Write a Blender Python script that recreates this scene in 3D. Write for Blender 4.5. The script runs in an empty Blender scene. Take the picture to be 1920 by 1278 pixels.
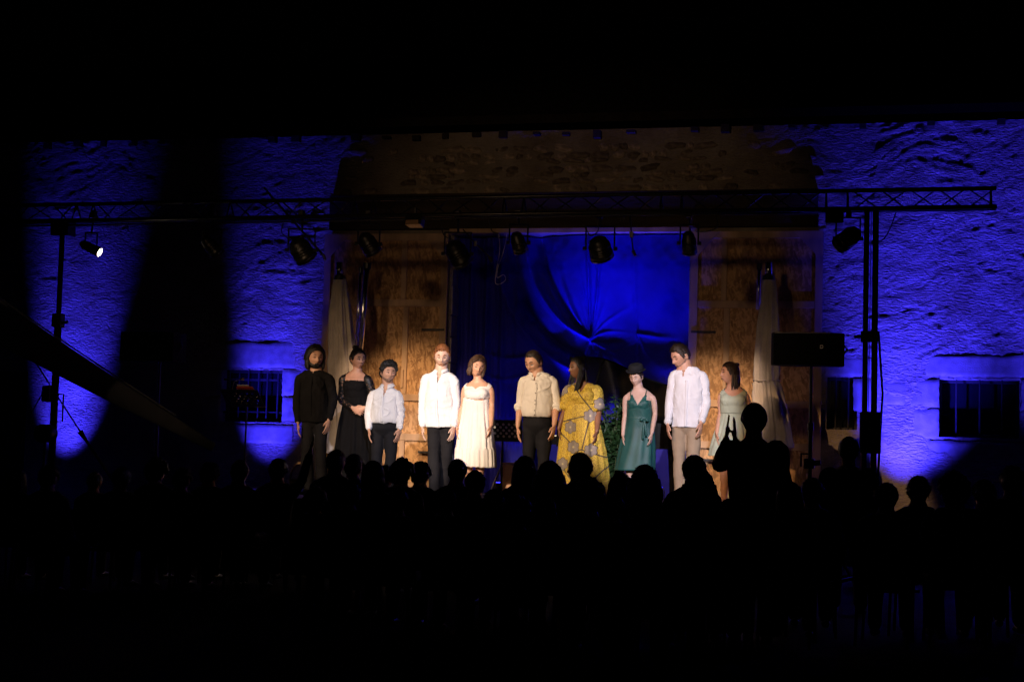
import bpy, math, random
import numpy as np
from mathutils import Vector, Matrix, Euler
random.seed(7)
rng = np.random.default_rng(7)
sc = bpy.context.scene
col = sc.collection
RAD = math.radians

# ------------------------------------------------------------------ camera
YAW, PITCH, ROLL, FPX = RAD(14), math.atan(201 / 2930), 0.027, 2930.0
CAM = Vector((5.2, -20.9, 1.4))
Fw = Vector((-math.sin(YAW) * math.cos(PITCH), math.cos(YAW) * math.cos(PITCH), math.sin(PITCH)))
_r = Fw.cross(Vector((0, 0, 1))).normalized()
_u = _r.cross(Fw)
Rt = _r * math.cos(ROLL) + _u * math.sin(ROLL)
Up = _u * math.cos(ROLL) - _r * math.sin(ROLL)
cam_data = bpy.data.cameras.new('camera')
cam_data.sensor_width = 36
cam_data.lens = FPX / 1920 * 36
cam_data.clip_start = 0.1
cam_data.clip_end = 500
cam = bpy.data.objects.new('camera', cam_data)
col.objects.link(cam)
cam.matrix_world = Matrix.Translation(CAM) @ Matrix((Rt, Up, -Fw)).transposed().to_4x4()
sc.camera = cam


def P(u, v, Y):
    """where the line of sight through a spot of the photograph meets the vertical plane y = Y"""
    d = Fw + Rt * ((u - 960) / FPX) + Up * ((639 - v) / FPX)
    return CAM + d * ((Y - CAM.y) / d.y)


def PXM(u, Y):
    d = Fw + Rt * ((u - 960) / FPX)
    return FPX / ((Y - CAM.y) / d.y)


# ------------------------------------------------------------------ world, lights, exposure
w = bpy.data.worlds.new('World')
sc.world = w
w.use_nodes = True
nt = w.node_tree
bg = nt.nodes['Background']
sky = nt.nodes.new('ShaderNodeTexSky')
sky.sky_type = 'NISHITA'
sky.sun_disc = False
sky.sun_elevation = RAD(-4)
sky.sun_rotation = RAD(200)
nt.links.new(sky.outputs[0], bg.inputs[0])
bg.inputs[1].default_value = 0.004
sc.view_settings.view_transform = 'Standard'
sc.view_settings.look = 'None'
sc.view_settings.exposure = 0
sc.view_settings.gamma = 1
sc.cycles.use_denoising = True
sc.cycles.max_bounces = 5
sc.cycles.diffuse_bounces = 3


def spot(name, loc, target, power, color, half, blend, size=0.05):
    l = bpy.data.lights.new(name, 'SPOT')
    l.energy = power
    l.color = color
    l.spot_size = RAD(half * 2)
    l.spot_blend = blend
    l.shadow_soft_size = size
    o = bpy.data.objects.new(name, l)
    col.objects.link(o)
    o.location = loc
    o.rotation_euler = (Vector(target) - Vector(loc)).to_track_quat('-Z', 'Y').to_euler()
    return o


BLUE = (0.034, 0.025, 1.0)
WARM = (1.0, 0.56, 0.26)
COOL = (1.0, 0.72, 0.58)
# front-of-house profiles on the towers behind the audience: name, at, aim, watts, colour, half angle, blend
NEUT = (1.0, 0.80, 0.62)
PALE = (0.86, 0.82, 1.0)
FOH = [
    ((-6.2, -22.6, 7.4), (-0.15, -3.2, 1.75), 7500, NEUT, 2.9, 0.4),
    ((-5.8, -22.6, 7.4), (0.75, -3.2, 1.70), 14500, (1.0, 0.73, 0.50), 3.2, 0.3),
    ((7.0, -22.6, 7.5), (-0.45, -3.2, 1.75), 7600, PALE, 2.9, 0.5),
    ((-5.4, -22.6, 7.4), (2.9, -3.2, 1.62), 5000, WARM, 3.0, 0.3),
    ((6.4, -22.6, 7.5), (2.55, -3.2, 1.75), 12800, PALE, 2.7, 0.45),
    ((-6.6, -22.6, 7.4), (-1.7, -3.2, 1.6), 7500, (1.0, 0.70, 0.45), 3.0, 0.6),
]
for a in FOH:
    spot('front_spot', a[0], a[1], a[2] * 1.36, a[3], a[4], a[5], 0.05)
# softer washes: two from the towers, two from the cans over the doors, and very dimly the wall and truss
spot('door_wash', (-4.2, -23.0, 6.2), (-1.70, 0, 2.0), 3800, (1.0, 0.62, 0.34), 3.5, 0.9, 0.7)
spot('door_wash', (4.9, -23.0, 6.2), (3.05, 0, 1.9), 2800, (1.0, 0.62, 0.38), 2.8, 0.9, 0.7)
spot('truss_spot', (P(691, 457, -3.2).x, -3.15, 3.60), (-1.40, -.1, 1.6), 520, (1.0, 0.62, 0.34), 21, 1.0, 0.06)
spot('truss_spot', (P(1292, 457, -3.2).x, -3.15, 3.60), (2.80, -.1, 1.55), 560, (1.0, 0.66, 0.43), 20, 1.0, 0.06)
spot('warm_wash', (0.3, -23.0, 5.0), (0.8, 0, 4.0), 820, (1.0, 0.62, 0.34), 9.5, 0.8, 0.35)
# blue uplighters at the foot of the wall
UPL = [(-6.85, 2000, 20), (-3.62, 2150, 20), (5.15, 4500, 24), (7.35, 4200, 24)]
for x, pw, ha in UPL:
    if x < 0:      # narrow up-beam with a softer foot
        spot('blue_uplight', (x, -0.92, 0.22), (x + 0.06, -0.60, 1.20), pw * .60, BLUE, 15.5, 1.0, 0.04)
        spot('blue_uplight', (x, -0.92, 0.22), (x + 0.06, -0.40, 1.17), pw * .50, BLUE, 19, 1.0, 0.04)
    else:
        spot('blue_uplight', (x, -0.92, 0.22), (x + 0.08, -0.47, 1.24), pw * .55, BLUE, ha - 2, 1.0, 0.04)
        spot('blue_uplight', (x, -0.92, 0.22), (x + 0.12, -0.60, 1.24), pw * .42, BLUE, ha + 5, 1.0, 0.04)
for x, pw in ((0.80, 330), (1.16, 520), (1.62, 380), (2.12, 470)):
    spot('blue_uplight', (x, -0.50, 0.95), (x - 0.02, -0.32, 1.93), pw, BLUE, 16.5, 0.6, 0.04)
spot('blue_uplight', (0.05, -0.62, 0.95), (0.0, 0.34, 1.9), 34, BLUE, 26, 0.9, 0.05)
spot('blue_uplight', (1.35, -0.62, 0.95), (1.3, 0.34, 1.8), 14, BLUE, 40, 0.9, 0.05)  # fill lamp without a fixture, added for dim blue on the lower curtain


# ------------------------------------------------------------------ noise
def _hash(i, j, k, s):
    n = (i * 374761393 + j * 668265263 + k * 2147483647 + s * 1274126177) & 0xFFFFFFFF
    n = ((n ^ (n >> 13)) * 1274126177) & 0xFFFFFFFF
    n = ((n ^ (n >> 16)) * 2246822519) & 0xFFFFFFFF
    return ((n ^ (n >> 15)) & 0xFFFFFF) / float(0xFFFFFF)


def noise3(p, s=0):
    p = np.asarray(p, dtype=np.float64)
    i = np.floor(p).astype(np.int64)
    f = p - i
    f = f * f * (3 - 2 * f)
    r = 0
    for a in (0, 1):
        for b in (0, 1):
            for c in (0, 1):
                wgt = (f[:, 0] if a else 1 - f[:, 0]) * (f[:, 1] if b else 1 - f[:, 1]) * (f[:, 2] if c else 1 - f[:, 2])
                r = r + wgt * _hash(i[:, 0] + a, i[:, 1] + b, i[:, 2] + c, s)
    return r * 2 - 1


def fbm(p, octs=4, s=0):
    r, a = 0, 1.0
    p = np.asarray(p, dtype=np.float64)
    for o in range(octs):
        r = r + a * noise3(p * (2 ** o), s + o)
        a *= 0.5
    return r


# ------------------------------------------------------------------ materials
MATS = {}


def M(name, color, rough=0.8, metal=0.0, var=0.15, vscale=6.0, bump=0.0, bscale=40.0, stretch=(1, 1, 1), color2=None, emit=None):
    if name in MATS:
        return MATS[name]
    m = bpy.data.materials.new(name)
    m.use_nodes = True
    t = m.node_tree
    b = t.nodes['Principled BSDF']
    tc = t.nodes.new('ShaderNodeTexCoord')
    mp = t.nodes.new('ShaderNodeMapping')
    mp.inputs['Scale'].default_value = stretch
    t.links.new(tc.outputs['Object'], mp.inputs[0])
    n = t.nodes.new('ShaderNodeTexNoise')
    n.inputs['Scale'].default_value = vscale
    n.inputs['Detail'].default_value = 5
    t.links.new(mp.outputs[0], n.inputs[0])
    r = t.nodes.new('ShaderNodeMix')
    r.data_type = 'RGBA'
    c2 = color2 if color2 else tuple(c * (1 - var) for c in color)
    c1 = color if color2 else tuple(min(1, c * (1 + var * .6)) for c in color)
    r.inputs[6].default_value = (*c1, 1)
    r.inputs[7].default_value = (*c2, 1)
    cr = t.nodes.new('ShaderNodeMapRange')
    cr.inputs[1].default_value = 0.35
    cr.inputs[2].default_value = 0.65
    t.links.new(n.outputs[0], cr.inputs[0])
    t.links.new(cr.outputs[0], r.inputs[0])
    t.links.new(r.outputs[2], b.inputs['Base Color'])
    b.inputs['Roughness'].default_value = rough
    b.inputs['Metallic'].default_value = metal
    if rough > .7:
        b.inputs['Specular IOR Level'].default_value = 0.2
    if bump:
        n2 = t.nodes.new('ShaderNodeTexNoise')
        n2.inputs['Scale'].default_value = bscale
        n2.inputs['Detail'].default_value = 4
        t.links.new(mp.outputs[0], n2.inputs[0])
        bp = t.nodes.new('ShaderNodeBump')
        bp.inputs['Strength'].default_value = bump
        bp.inputs['Distance'].default_value = 0.01
        t.links.new(n2.outputs[0], bp.inputs['Height'])
        t.links.new(bp.outputs[0], b.inputs['Normal'])
    if emit:
        b.inputs['Emission Color'].default_value = (*emit[:3], 1)
        b.inputs['Emission Strength'].default_value = emit[3]
    MATS[name] = m
    return m


def osb_material():
    m = bpy.data.materials.new('osb')
    m.use_nodes = True
    t = m.node_tree
    b = t.nodes['Principled BSDF']
    b.inputs['Roughness'].default_value = 0.75
    tc = t.nodes.new('ShaderNodeTexCoord')
    nw = t.nodes.new('ShaderNodeTexNoise')
    nw.inputs['Scale'].default_value = 3.0
    t.links.new(tc.outputs['Object'], nw.inputs[0])
    outs = []
    for k, (rot, st) in enumerate([(0.6, (14, 1, 40)), (-1.0, (14, 1, 38)), (1.7, (12, 1, 40))]):
        mp = t.nodes.new('ShaderNodeMapping')
        mp.inputs['Scale'].default_value = st
        m0 = t.nodes.new('ShaderNodeMapping')
        m0.inputs['Rotation'].default_value = (0, rot, 0)
        ad = t.nodes.new('ShaderNodeVectorMath'); ad.operation = 'MULTIPLY_ADD'
        ad.inputs[1].default_value = (.10, 0, .10)
        t.links.new(nw.outputs['Color'], ad.inputs[0]); t.links.new(tc.outputs['Object'], ad.inputs[2])
        t.links.new(ad.outputs[0], m0.inputs[0])
        t.links.new(m0.outputs[0], mp.inputs[0])
        v = t.nodes.new('ShaderNodeTexVoronoi')
        v.inputs['Scale'].default_value = 1.0
        t.links.new(mp.outputs[0], v.inputs[0])
        g = t.nodes.new('ShaderNodeSeparateColor')
        t.links.new(v.outputs['Color'], g.inputs[0])
        outs.append(g.outputs[0])
    a1 = t.nodes.new('ShaderNodeMath'); a1.operation = 'MAXIMUM'
    t.links.new(outs[0], a1.inputs[0]); t.links.new(outs[1], a1.inputs[1])
    a2 = t.nodes.new('ShaderNodeMath'); a2.operation = 'MULTIPLY'
    t.links.new(a1.outputs[0], a2.inputs[0]); t.links.new(outs[2], a2.inputs[1])
    n4 = t.nodes.new('ShaderNodeTexNoise'); n4.inputs['Scale'].default_value = 5; n4.inputs['Detail'].default_value = 6
    t.links.new(tc.outputs['Object'], n4.inputs[0])
    a3 = t.nodes.new('ShaderNodeMath'); a3.operation = 'MULTIPLY_ADD'
    a3.inputs[1].default_value = 0.9
    t.links.new(n4.outputs[0], a3.inputs[0]); t.links.new(a2.outputs[0], a3.inputs[2])
    cr = t.nodes.new('ShaderNodeValToRGB')
    e = cr.color_ramp.elements
    e[0].position = 0.2; e[0].color = (0.20, 0.10, 0.04, 1)
    e[1].position = 1.25 if False else 1.0; e[1].color = (0.62, 0.38, 0.18, 1)
    x = cr.color_ramp.elements.new(0.6); x.color = (0.36, 0.20, 0.085, 1)
    t.links.new(a3.outputs[0], cr.inputs[0])
    t.links.new(cr.outputs[0], b.inputs['Base Color'])
    bp = t.nodes.new('ShaderNodeBump'); bp.inputs['Strength'].default_value = .3; bp.inputs['Distance'].default_value = .004
    t.links.new(a2.outputs[0], bp.inputs['Height']); t.links.new(bp.outputs[0], b.inputs['Normal'])
    MATS['osb'] = m
    return m


def print_material():
    """yellow wax-print cotton: fine broken vertical squiggles, grey flowers on dark stems"""
    m = bpy.data.materials.new('yellow_print')
    m.use_nodes = True
    t = m.node_tree
    N, L = t.nodes.new, t.links.new
    b = t.nodes['Principled BSDF']
    b.inputs['Roughness'].default_value = 0.7
    tc = N('ShaderNodeTexCoord')
    sp = N('ShaderNodeSeparateXYZ'); L(tc.outputs['Object'], sp.inputs[0])
    cb = N('ShaderNodeCombineXYZ'); L(sp.outputs[0], cb.inputs[0]); L(sp.outputs[2], cb.inputs[1])
    sc_ = N('ShaderNodeVectorMath'); sc_.operation = 'SCALE'; sc_.inputs[3].default_value = 3.6
    L(cb.outputs[0], sc_.inputs[0])

    def math_(op, a, b_=None, c=None):
        q = N('ShaderNodeMath'); q.operation = op
        for i, z in enumerate((a, b_, c)):
            if z is None:
                continue
            if isinstance(z, (int, float)):
                q.inputs[i].default_value = z
            else:
                L(z, q.inputs[i])
        return q.outputs[0]
    vo = N('ShaderNodeTexVoronoi'); vo.voronoi_dimensions = '2D'; vo.inputs['Scale'].default_value = 1; vo.inputs['Randomness'].default_value = .75
    L(sc_.outputs[0], vo.inputs[0])
    df = N('ShaderNodeVectorMath'); df.operation = 'SUBTRACT'; L(sc_.outputs[0], df.inputs[0]); L(vo.outputs['Position'], df.inputs[1])
    ds = N('ShaderNodeSeparateXYZ'); L(df.outputs[0], ds.inputs[0])
    ang = math_('ARCTAN2', ds.outputs[1], ds.outputs[0])
    pet = math_('ABSOLUTE', math_('SINE', math_('MULTIPLY', ang, 3.0)))
    rad = math_('MULTIPLY_ADD', pet, 0.065, 0.195)
    d = vo.outputs['Distance']
    flower = math_('LESS_THAN', d, rad)
    outl = math_('LESS_THAN', d, math_('ADD', rad, 0.022))
    core = math_('LESS_THAN', d, 0.045)
    ve = N('ShaderNodeTexVoronoi'); ve.voronoi_dimensions = '2D'; ve.feature = 'DISTANCE_TO_EDGE'; ve.inputs['Scale'].default_value = .8; ve.inputs['Randomness'].default_value = .9
    L(sc_.outputs[0], ve.inputs[0])
    stem = math_('LESS_THAN', ve.outputs[0], 0.020)
    mp = N('ShaderNodeMapping'); mp.inputs['Scale'].default_value = (150, 70, 1); L(cb.outputs[0], mp.inputs[0])
    nz = N('ShaderNodeTexNoise'); nz.inputs['Scale'].default_value = 1; nz.inputs['Distortion'].default_value = 1.5; L(mp.outputs[0], nz.inputs[0])
    sq = N('ShaderNodeMapRange'); sq.inputs[1].default_value = .45; sq.inputs[2].default_value = .56; L(nz.outputs[0], sq.inputs[0])

    def mix(f, a, c):
        q = N('ShaderNodeMix'); q.data_type = 'RGBA'
        L(f, q.inputs[0])
        for i, z in ((6, a), (7, c)):
            if isinstance(z, tuple):
                q.inputs[i].default_value = (*z, 1)
            else:
                L(z, q.inputs[i])
        return q.outputs[2]
    base = mix(sq.outputs[0], (0.30, 0.17, 0.02), (0.72, 0.52, 0.06))
    c = mix(stem, base, (0.05, 0.035, 0.03))
    c = mix(outl, c, (0.04, 0.03, 0.03))
    wv = math_('GREATER_THAN', math_('SINE', math_('MULTIPLY', d, 170.0)), 0.2)
    fl = mix(wv, (0.17, 0.14, 0.12), (0.32, 0.27, 0.24))
    c = mix(flower, c, fl)
    c = mix(core, c, (0.5, 0.42, 0.25))
    L(c, b.inputs['Base Color'])
    MATS['yellow_print'] = m
    return m


def wall_material():
    m = bpy.data.materials.new('rough_plaster')
    m.use_nodes = True
    t = m.node_tree
    N, L = t.nodes.new, t.links.new
    b = t.nodes['Principled BSDF']
    b.inputs['Roughness'].default_value = 0.95
    b.inputs['Specular IOR Level'].default_value = 0.1
    tc = N('ShaderNodeTexCoord')
    n = N('ShaderNodeTexNoise'); n.inputs['Scale'].default_value = 1.3; n.inputs['Detail'].default_value = 8; n.inputs['Roughness'].default_value = .65
    L(tc.outputs['Object'], n.inputs[0])
    cr = N('ShaderNodeValToRGB')
    e = cr.color_ramp.elements
    e[0].position = .3; e[0].color = (0.20, 0.155, 0.11, 1)
    e[1].position = .72; e[1].color = (0.44, 0.39, 0.33, 1)
    L(n.outputs[0], cr.inputs[0])
    L(cr.outputs[0], b.inputs['Base Color'])
    mp = N('ShaderNodeMapping'); mp.inputs['Rotation'].default_value = (0, RAD(-24), 0); mp.inputs['Scale'].default_value = (16, 20, 44)
    L(tc.outputs['Object'], mp.inputs[0])
    n2 = N('ShaderNodeTexNoise'); n2.inputs['Scale'].default_value = 1; n2.inputs['Detail'].default_value = 6; n2.inputs['Distortion'].default_value = .6
    L(mp.outputs[0], n2.inputs[0])
    bp = N('ShaderNodeBump'); bp.inputs['Strength'].default_value = 1.0; bp.inputs['Distance'].default_value = .035
    L(n2.outputs[0], bp.inputs['Height']); L(bp.outputs[0], b.inputs['Normal'])
    MATS['rough_plaster'] = m
    return m


osb_material(); print_material(); wall_material()
M('timber', (0.52, 0.35, 0.21), .7, var=.3, vscale=5, bump=.2, bscale=30, stretch=(1, 1, .15))
M('old_beam', (0.058, 0.043, 0.03), .85, var=.5, vscale=4, bump=.4, bscale=30, stretch=(.2, 1, 1))
M('dressed_stone', (0.30, 0.27, 0.235), .9, var=.25, vscale=9, bump=.5, bscale=70)
M('rubble', (0.34, 0.27, 0.20), .9, var=.5, vscale=1.2, bump=.8, bscale=25)
_m = MATS['rubble'].node_tree
_oi = _m.nodes.new('ShaderNodeObjectInfo')
_hv = _m.nodes.new('ShaderNodeHueSaturation')
_mr = _m.nodes.new('ShaderNodeMapRange'); _mr.inputs[3].default_value = .45; _mr.inputs[4].default_value = 1.5
_m.links.new(_oi.outputs['Random'], _mr.inputs[0]); _m.links.new(_mr.outputs[0], _hv.inputs['Value'])
_bn = _m.nodes['Principled BSDF']
_m.links.new(_bn.inputs['Base Color'].links[0].from_socket, _hv.inputs['Color']); _m.links.new(_hv.outputs[0], _bn.inputs['Base Color'])
M('roof_tile', (0.02, 0.014, 0.011), .9, var=.4)
M('black_metal', (0.012, 0.012, 0.012), .38, metal=0.0, var=.2, bump=.05)
M('dark_metal', (0.02, 0.02, 0.022), .42, metal=0.0, var=.2)
M('truss_metal', (0.035, 0.034, 0.033), .33, metal=.6, var=.2, vscale=20)
M('chrome', (0.6, 0.6, 0.62), .22, metal=1.0, var=.1)
M('steel', (0.35, 0.34, 0.33), .35, metal=1.0, var=.2)
M('black_speaker', (0.005, 0.005, 0.005), .92, var=.3, bump=.2, bscale=200)
M('piano_black', (0.006, 0.006, 0.006), .16, var=.1)
M('ivory', (0.7, 0.68, 0.6), .3, var=.05)
M('soundboard', (0.30, 0.17, 0.06), .4, var=.2)
M('parasol_cloth', (0.50, 0.46, 0.43), .85, var=.12, bump=.15, bscale=90)
M('curtain_cloth', (0.018, 0.018, 0.33), .75, var=.06, bump=.05, bscale=200)
M('stage_floor', (0.11, 0.09, 0.075), .6, var=.3, vscale=3, bump=.1)
M('stage_black', (0.012, 0.011, 0.011), .9, var=.2)
M('ground', (0.022, 0.019, 0.016), .95, var=.35, vscale=2, bump=.6, bscale=30)
M('window_glass', (0.008, 0.009, 0.012), .15, var=.1)
M('iron', (0.022, 0.02, 0.02), .6, var=.3)
M('paper', (0.75, 0.72, 0.65), .8, var=.05)
M('book_red', (0.62, 0.08, 0.04), .6, var=.2)
M('cord_grey', (0.45, 0.45, 0.5), .5, var=.1)
M('black_cable', (0.01, 0.01, 0.01), .5)
M('crate_wood', (0.40, 0.22, 0.13), .7, var=.2, vscale=4, bump=.2)
M('wicker', (0.24, 0.14, 0.06), .8, var=.4, vscale=60, bump=.5, bscale=150)
M('linen', (0.7, 0.66, 0.6), .85, var=.08, bump=.2)
M('leaf', (0.022, 0.060, 0.014), .5, var=.4, vscale=12)
M('stem_green', (0.08, 0.10, 0.03), .7)
M('terracotta', (0.30, 0.12, 0.06), .8)
M('skin', (0.60, 0.32, 0.205), .5, var=.12, vscale=18)
M('skin_pale', (0.60, 0.39, 0.30), .55, var=.06, vscale=18)
M('skin_tan', (0.54, 0.29, 0.185), .55, var=.08, vscale=18)
M('skin_brown', (0.20, 0.09, 0.048), .5, var=.1, vscale=18)
M('lips', (0.44, 0.19, 0.15), .5)
M('lips_dark', (0.18, 0.05, 0.045), .5)
M('eye_white', (0.38, 0.34, 0.31), .4)
M('eye_dark', (0.02, 0.014, 0.01), .3)
M('hair_black', (0.010, 0.008, 0.007), .5, var=.4, vscale=50, bump=.6, bscale=120)
M('hair_dark', (0.028, 0.016, 0.010), .5, var=.4, vscale=50, bump=.6, bscale=120)
M('hair_brown', (0.07, 0.034, 0.017), .5, var=.4, vscale=50, bump=.6, bscale=120)
M('hair_ginger', (0.26, 0.095, 0.03), .55, var=.3, vscale=50, bump=.6, bscale=120)
M('stubble_dark', (0.31, 0.18, 0.125), .7, var=.4, vscale=60)
M('stubble_ginger', (0.40, 0.19, 0.10), .7, var=.4, vscale=60)
M('hair_grey', (0.22, 0.21, 0.20), .6, var=.3, vscale=50, bump=.6, bscale=120)
M('cloth_white', (0.76, 0.75, 0.76), .85, var=.04, bump=.15, bscale=60)
M('cloth_cream', (0.76, 0.70, 0.62), .85, var=.05, bump=.2, bscale=60)
M('cloth_black', (0.0045, 0.004, 0.0045), .9, var=.3, bump=.2, bscale=60)
M('cloth_charcoal', (0.011, 0.0105, 0.013), .85, var=.25, bump=.2, bscale=60)
M('cloth_chino', (0.36, 0.27, 0.18), .85, var=.1, bump=.25, bscale=50)
M('cloth_green', (0.012, 0.085, 0.075), .55, var=.2, bump=.15, bscale=40)
M('cloth_sage', (0.42, 0.46, 0.34), .85, var=.1, bump=.2, bscale=60)
M('cloth_ivory', (0.76, 0.70, 0.65), .85, var=.05, bump=.2, bscale=60)
M('cloth_navy', (0.006, 0.006, 0.008), .85, var=.3, bump=.2)
M('felt', (0.014, 0.014, 0.016), .85, var=.2)
M('shoe', (0.012, 0.010, 0.009), .35, var=.2)
M('sandal', (0.25, 0.14, 0.07), .6)
M('plastic_chair', (0.008, 0.008, 0.009), .95)
M('warm_lens', (0.8, 0.7, 0.5), .2, emit=(1.0, 0.82, 0.6, 9.0))
M('lit_tint_lens', (0.25, 0.14, 0.06), .25)  # warm light on the lens put into its base colour
M('dark_lens', (0.02, 0.02, 0.025), .12)
M('blue_lens', (0.05, 0.05, 0.5), .2, emit=(0.03, 0.03, 1.0, 6.0))


def lace_material():
    m = bpy.data.materials.new('lace')
    m.use_nodes = True
    t = m.node_tree
    N, L = t.nodes.new, t.links.new
    b = t.nodes['Principled BSDF']
    b.inputs['Base Color'].default_value = (0.01, 0.009, 0.009, 1)
    tr = N('ShaderNodeBsdfTransparent')
    mx = N('ShaderNodeMixShader')
    v = N('ShaderNodeTexVoronoi'); v.feature = 'DISTANCE_TO_EDGE'; v.inputs['Scale'].default_value = 26
    tc = N('ShaderNodeTexCoord'); L(tc.outputs['Object'], v.inputs[0])
    g = N('ShaderNodeMapRange'); g.inputs[1].default_value = 0.13; g.inputs[2].default_value = 0.26; g.inputs[3].default_value = 1; g.inputs[4].default_value = 0.30
    L(v.outputs[0], g.inputs[0])
    L(g.outputs[0], mx.inputs[0]); L(tr.outputs[0], mx.inputs[1]); L(b.outputs[0], mx.inputs[2])
    L(mx.outputs[0], t.nodes['Material Output'].inputs[0])
    MATS['lace'] = m


lace_material()


# ------------------------------------------------------------------ object helpers
def tag(o, label=None, cat=None, group=None, kind=None):
    if label: o['label'] = label
    if cat: o['category'] = cat
    if group: o['group'] = group
    if kind: o['kind'] = kind
    return o


def empty(name, loc, label, cat, group=None):
    o = bpy.data.objects.new(name, None)
    col.objects.link(o)
    o.location = loc
    o.empty_display_size = 0.1
    return tag(o, label, cat, group)


def origin_of(o):
    p = Vector((0, 0, 0))
    while o is not None:
        p += Vector(o.location)
        o = o.parent
    return p


def link_mesh(name, me, mat, parent=None):
    o = bpy.data.objects.new(name, me)
    if mat is not None and not me.materials:
        me.materials.append(MATS[mat])
    col.objects.link(o)
    if parent is not None:
        o.parent = parent
    return o


class MB:
    """collects faces in world coordinates; build() links them as one mesh object"""
    def __init__(s):
        s.v, s.f = [], []

    def add(s, vs, fs):
        k = len(s.v)
        s.v.extend([tuple(x) for x in vs])
        s.f.extend([tuple(i + k for i in f) for f in fs])
        return s

    def box(s, x0, x1, y0, y1, z0, z1, rot=None, piv=None):
        vs = [Vector((x, y, z)) for x in (x0, x1) for y in (y0, y1) for z in (z0, z1)]
        if rot is not None:
            piv = piv or Vector(((x0 + x1) / 2, (y0 + y1) / 2, (z0 + z1) / 2))
            vs = [rot @ (q - piv) + piv for q in vs]
        return s.add(vs, [(0, 1, 3, 2), (4, 6, 7, 5), (0, 4, 5, 1), (2, 3, 7, 6), (0, 2, 6, 4), (1, 5, 7, 3)])

    def tube(s, pts, rad, n=8, closed=False):
        pts = [Vector(p) for p in pts]
        rads = rad if hasattr(rad, '__len__') else [rad] * len(pts)
        rings = []
        ref = None
        for i, p in enumerate(pts):
            d = (pts[min(i + 1, len(pts) - 1)] - pts[max(i - 1, 0)]).normalized()
            if ref is None:
                ref = Vector((0, 0, 1)) if abs(d.z) < .9 else Vector((1, 0, 0))
            a = d.cross(ref).normalized()
            b = a.cross(d).normalized()
            ref = b
            rings.append([p + (a * math.cos(2 * math.pi * k / n) + b * math.sin(2 * math.pi * k / n)) * rads[i] for k in range(n)])
        vs = [q for r in rings for q in r]
        fs = []
        for i in range(len(rings) - 1):
            for k in range(n):
                fs.append((i * n + k, i * n + (k + 1) % n, (i + 1) * n + (k + 1) % n, (i + 1) * n + k))
        fs.append(tuple(range(n))[::-1])
        fs.append(tuple((len(rings) - 1) * n + k for k in range(n)))
        return s.add(vs, fs)

    def prism(s, pts, off):
        """closed polygon pts extruded by vector off"""
        n = len(pts)
        pts = [Vector(p) for p in pts]
        off = Vector(off)
        vs = pts + [p + off for p in pts]
        fs = [tuple(range(n))[::-1], tuple(range(n, 2 * n))]
        for i in range(n):
            fs.append((i, (i + 1) % n, n + (i + 1) % n, n + i))
        return s.add(vs, fs)

    def lathe(s, c, prof, n=20):
        """prof: (radius, z) about a vertical axis at c"""
        c = Vector(c)
        vs = [c + Vector((r * math.cos(2 * math.pi * k / n), r * math.sin(2 * math.pi * k / n), z)) for r, z in prof for k in range(n)]
        fs = []
        for i in range(len(prof) - 1):
            for k in range(n):
                fs.append((i * n + k, i * n + (k + 1) % n, (i + 1) * n + (k + 1) % n, (i + 1) * n + k))
        fs.append(tuple(range(n))[::-1])
        fs.append(tuple((len(prof) - 1) * n + k for k in range(n)))
        return s.add(vs, fs)

    def mesh(s, name, o=Vector((0, 0, 0)), smooth=False):
        me = bpy.data.meshes.new(name)
        me.from_pydata([(x - o.x, y - o.y, z - o.z) for x, y, z in s.v], [], s.f)
        me.update()
        if smooth:
            me.shade_smooth()
        return me

    def build(s, name, mat, parent=None, smooth=False, bevel=0, **kw):
        o0 = origin_of(parent) if parent is not None else Vector((0, 0, 0))
        me = s.mesh(name, o0, smooth)
        o = link_mesh(name, me, mat, parent)
        if bevel:
            b = o.modifiers.new('bevel', 'BEVEL')
            b.width = bevel
            b.segments = 2
        return tag(o, **kw)


def children(o):
    return [c for c in bpy.data.objects if c.parent == o]


def copy_tree(o, parent=None):
    c = o.copy()
    col.objects.link(c)
    if parent is not None:
        c.parent = parent
    for ch in children(o):
        copy_tree(ch, c)
    return c


FLOOR = 0.78

# ------------------------------------------------------------------ ground and stage
MB().add([(-120, -120, 0), (120, -120, 0), (120, 120, 0), (-120, 120, 0)], [(0, 1, 2, 3)]).build('ground', 'ground', kind='structure')
st = empty('stage', (0.5, -2.4, 0), 'low black stage platform that the performers stand on, before the barn doors', 'stage')
SX0, SX1, SY0, SY1 = -3.1, 4.35, -4.45, -0.32
nx = 6
for i in range(nx):
    for j in range(2):
        x0 = SX0 + (SX1 - SX0) * i / nx
        x1 = SX0 + (SX1 - SX0) * (i + 1) / nx
        y0 = SY0 + (SY1 - SY0) * j / 2
        y1 = SY0 + (SY1 - SY0) * (j + 1) / 2
        MB().box(x0 + .003, x1 - .003, y0 + .003, y1 - .003, FLOOR - .05, FLOOR).build('deck_board', 'stage_floor', st)
MB().box(SX0, SX1, SY0 - .03, SY0 - .005, 0.0, FLOOR - .004).build('skirt', 'stage_black', st)
MB().box(SX0 - .03, SX0 - .004, SY0, SY1, 0.0, FLOOR - .004).build('skirt', 'stage_black', st)
MB().box(SX1 + .004, SX1 + .03, SY0, SY1, 0.0, FLOOR - .004).build('skirt', 'stage_black', st)

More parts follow.
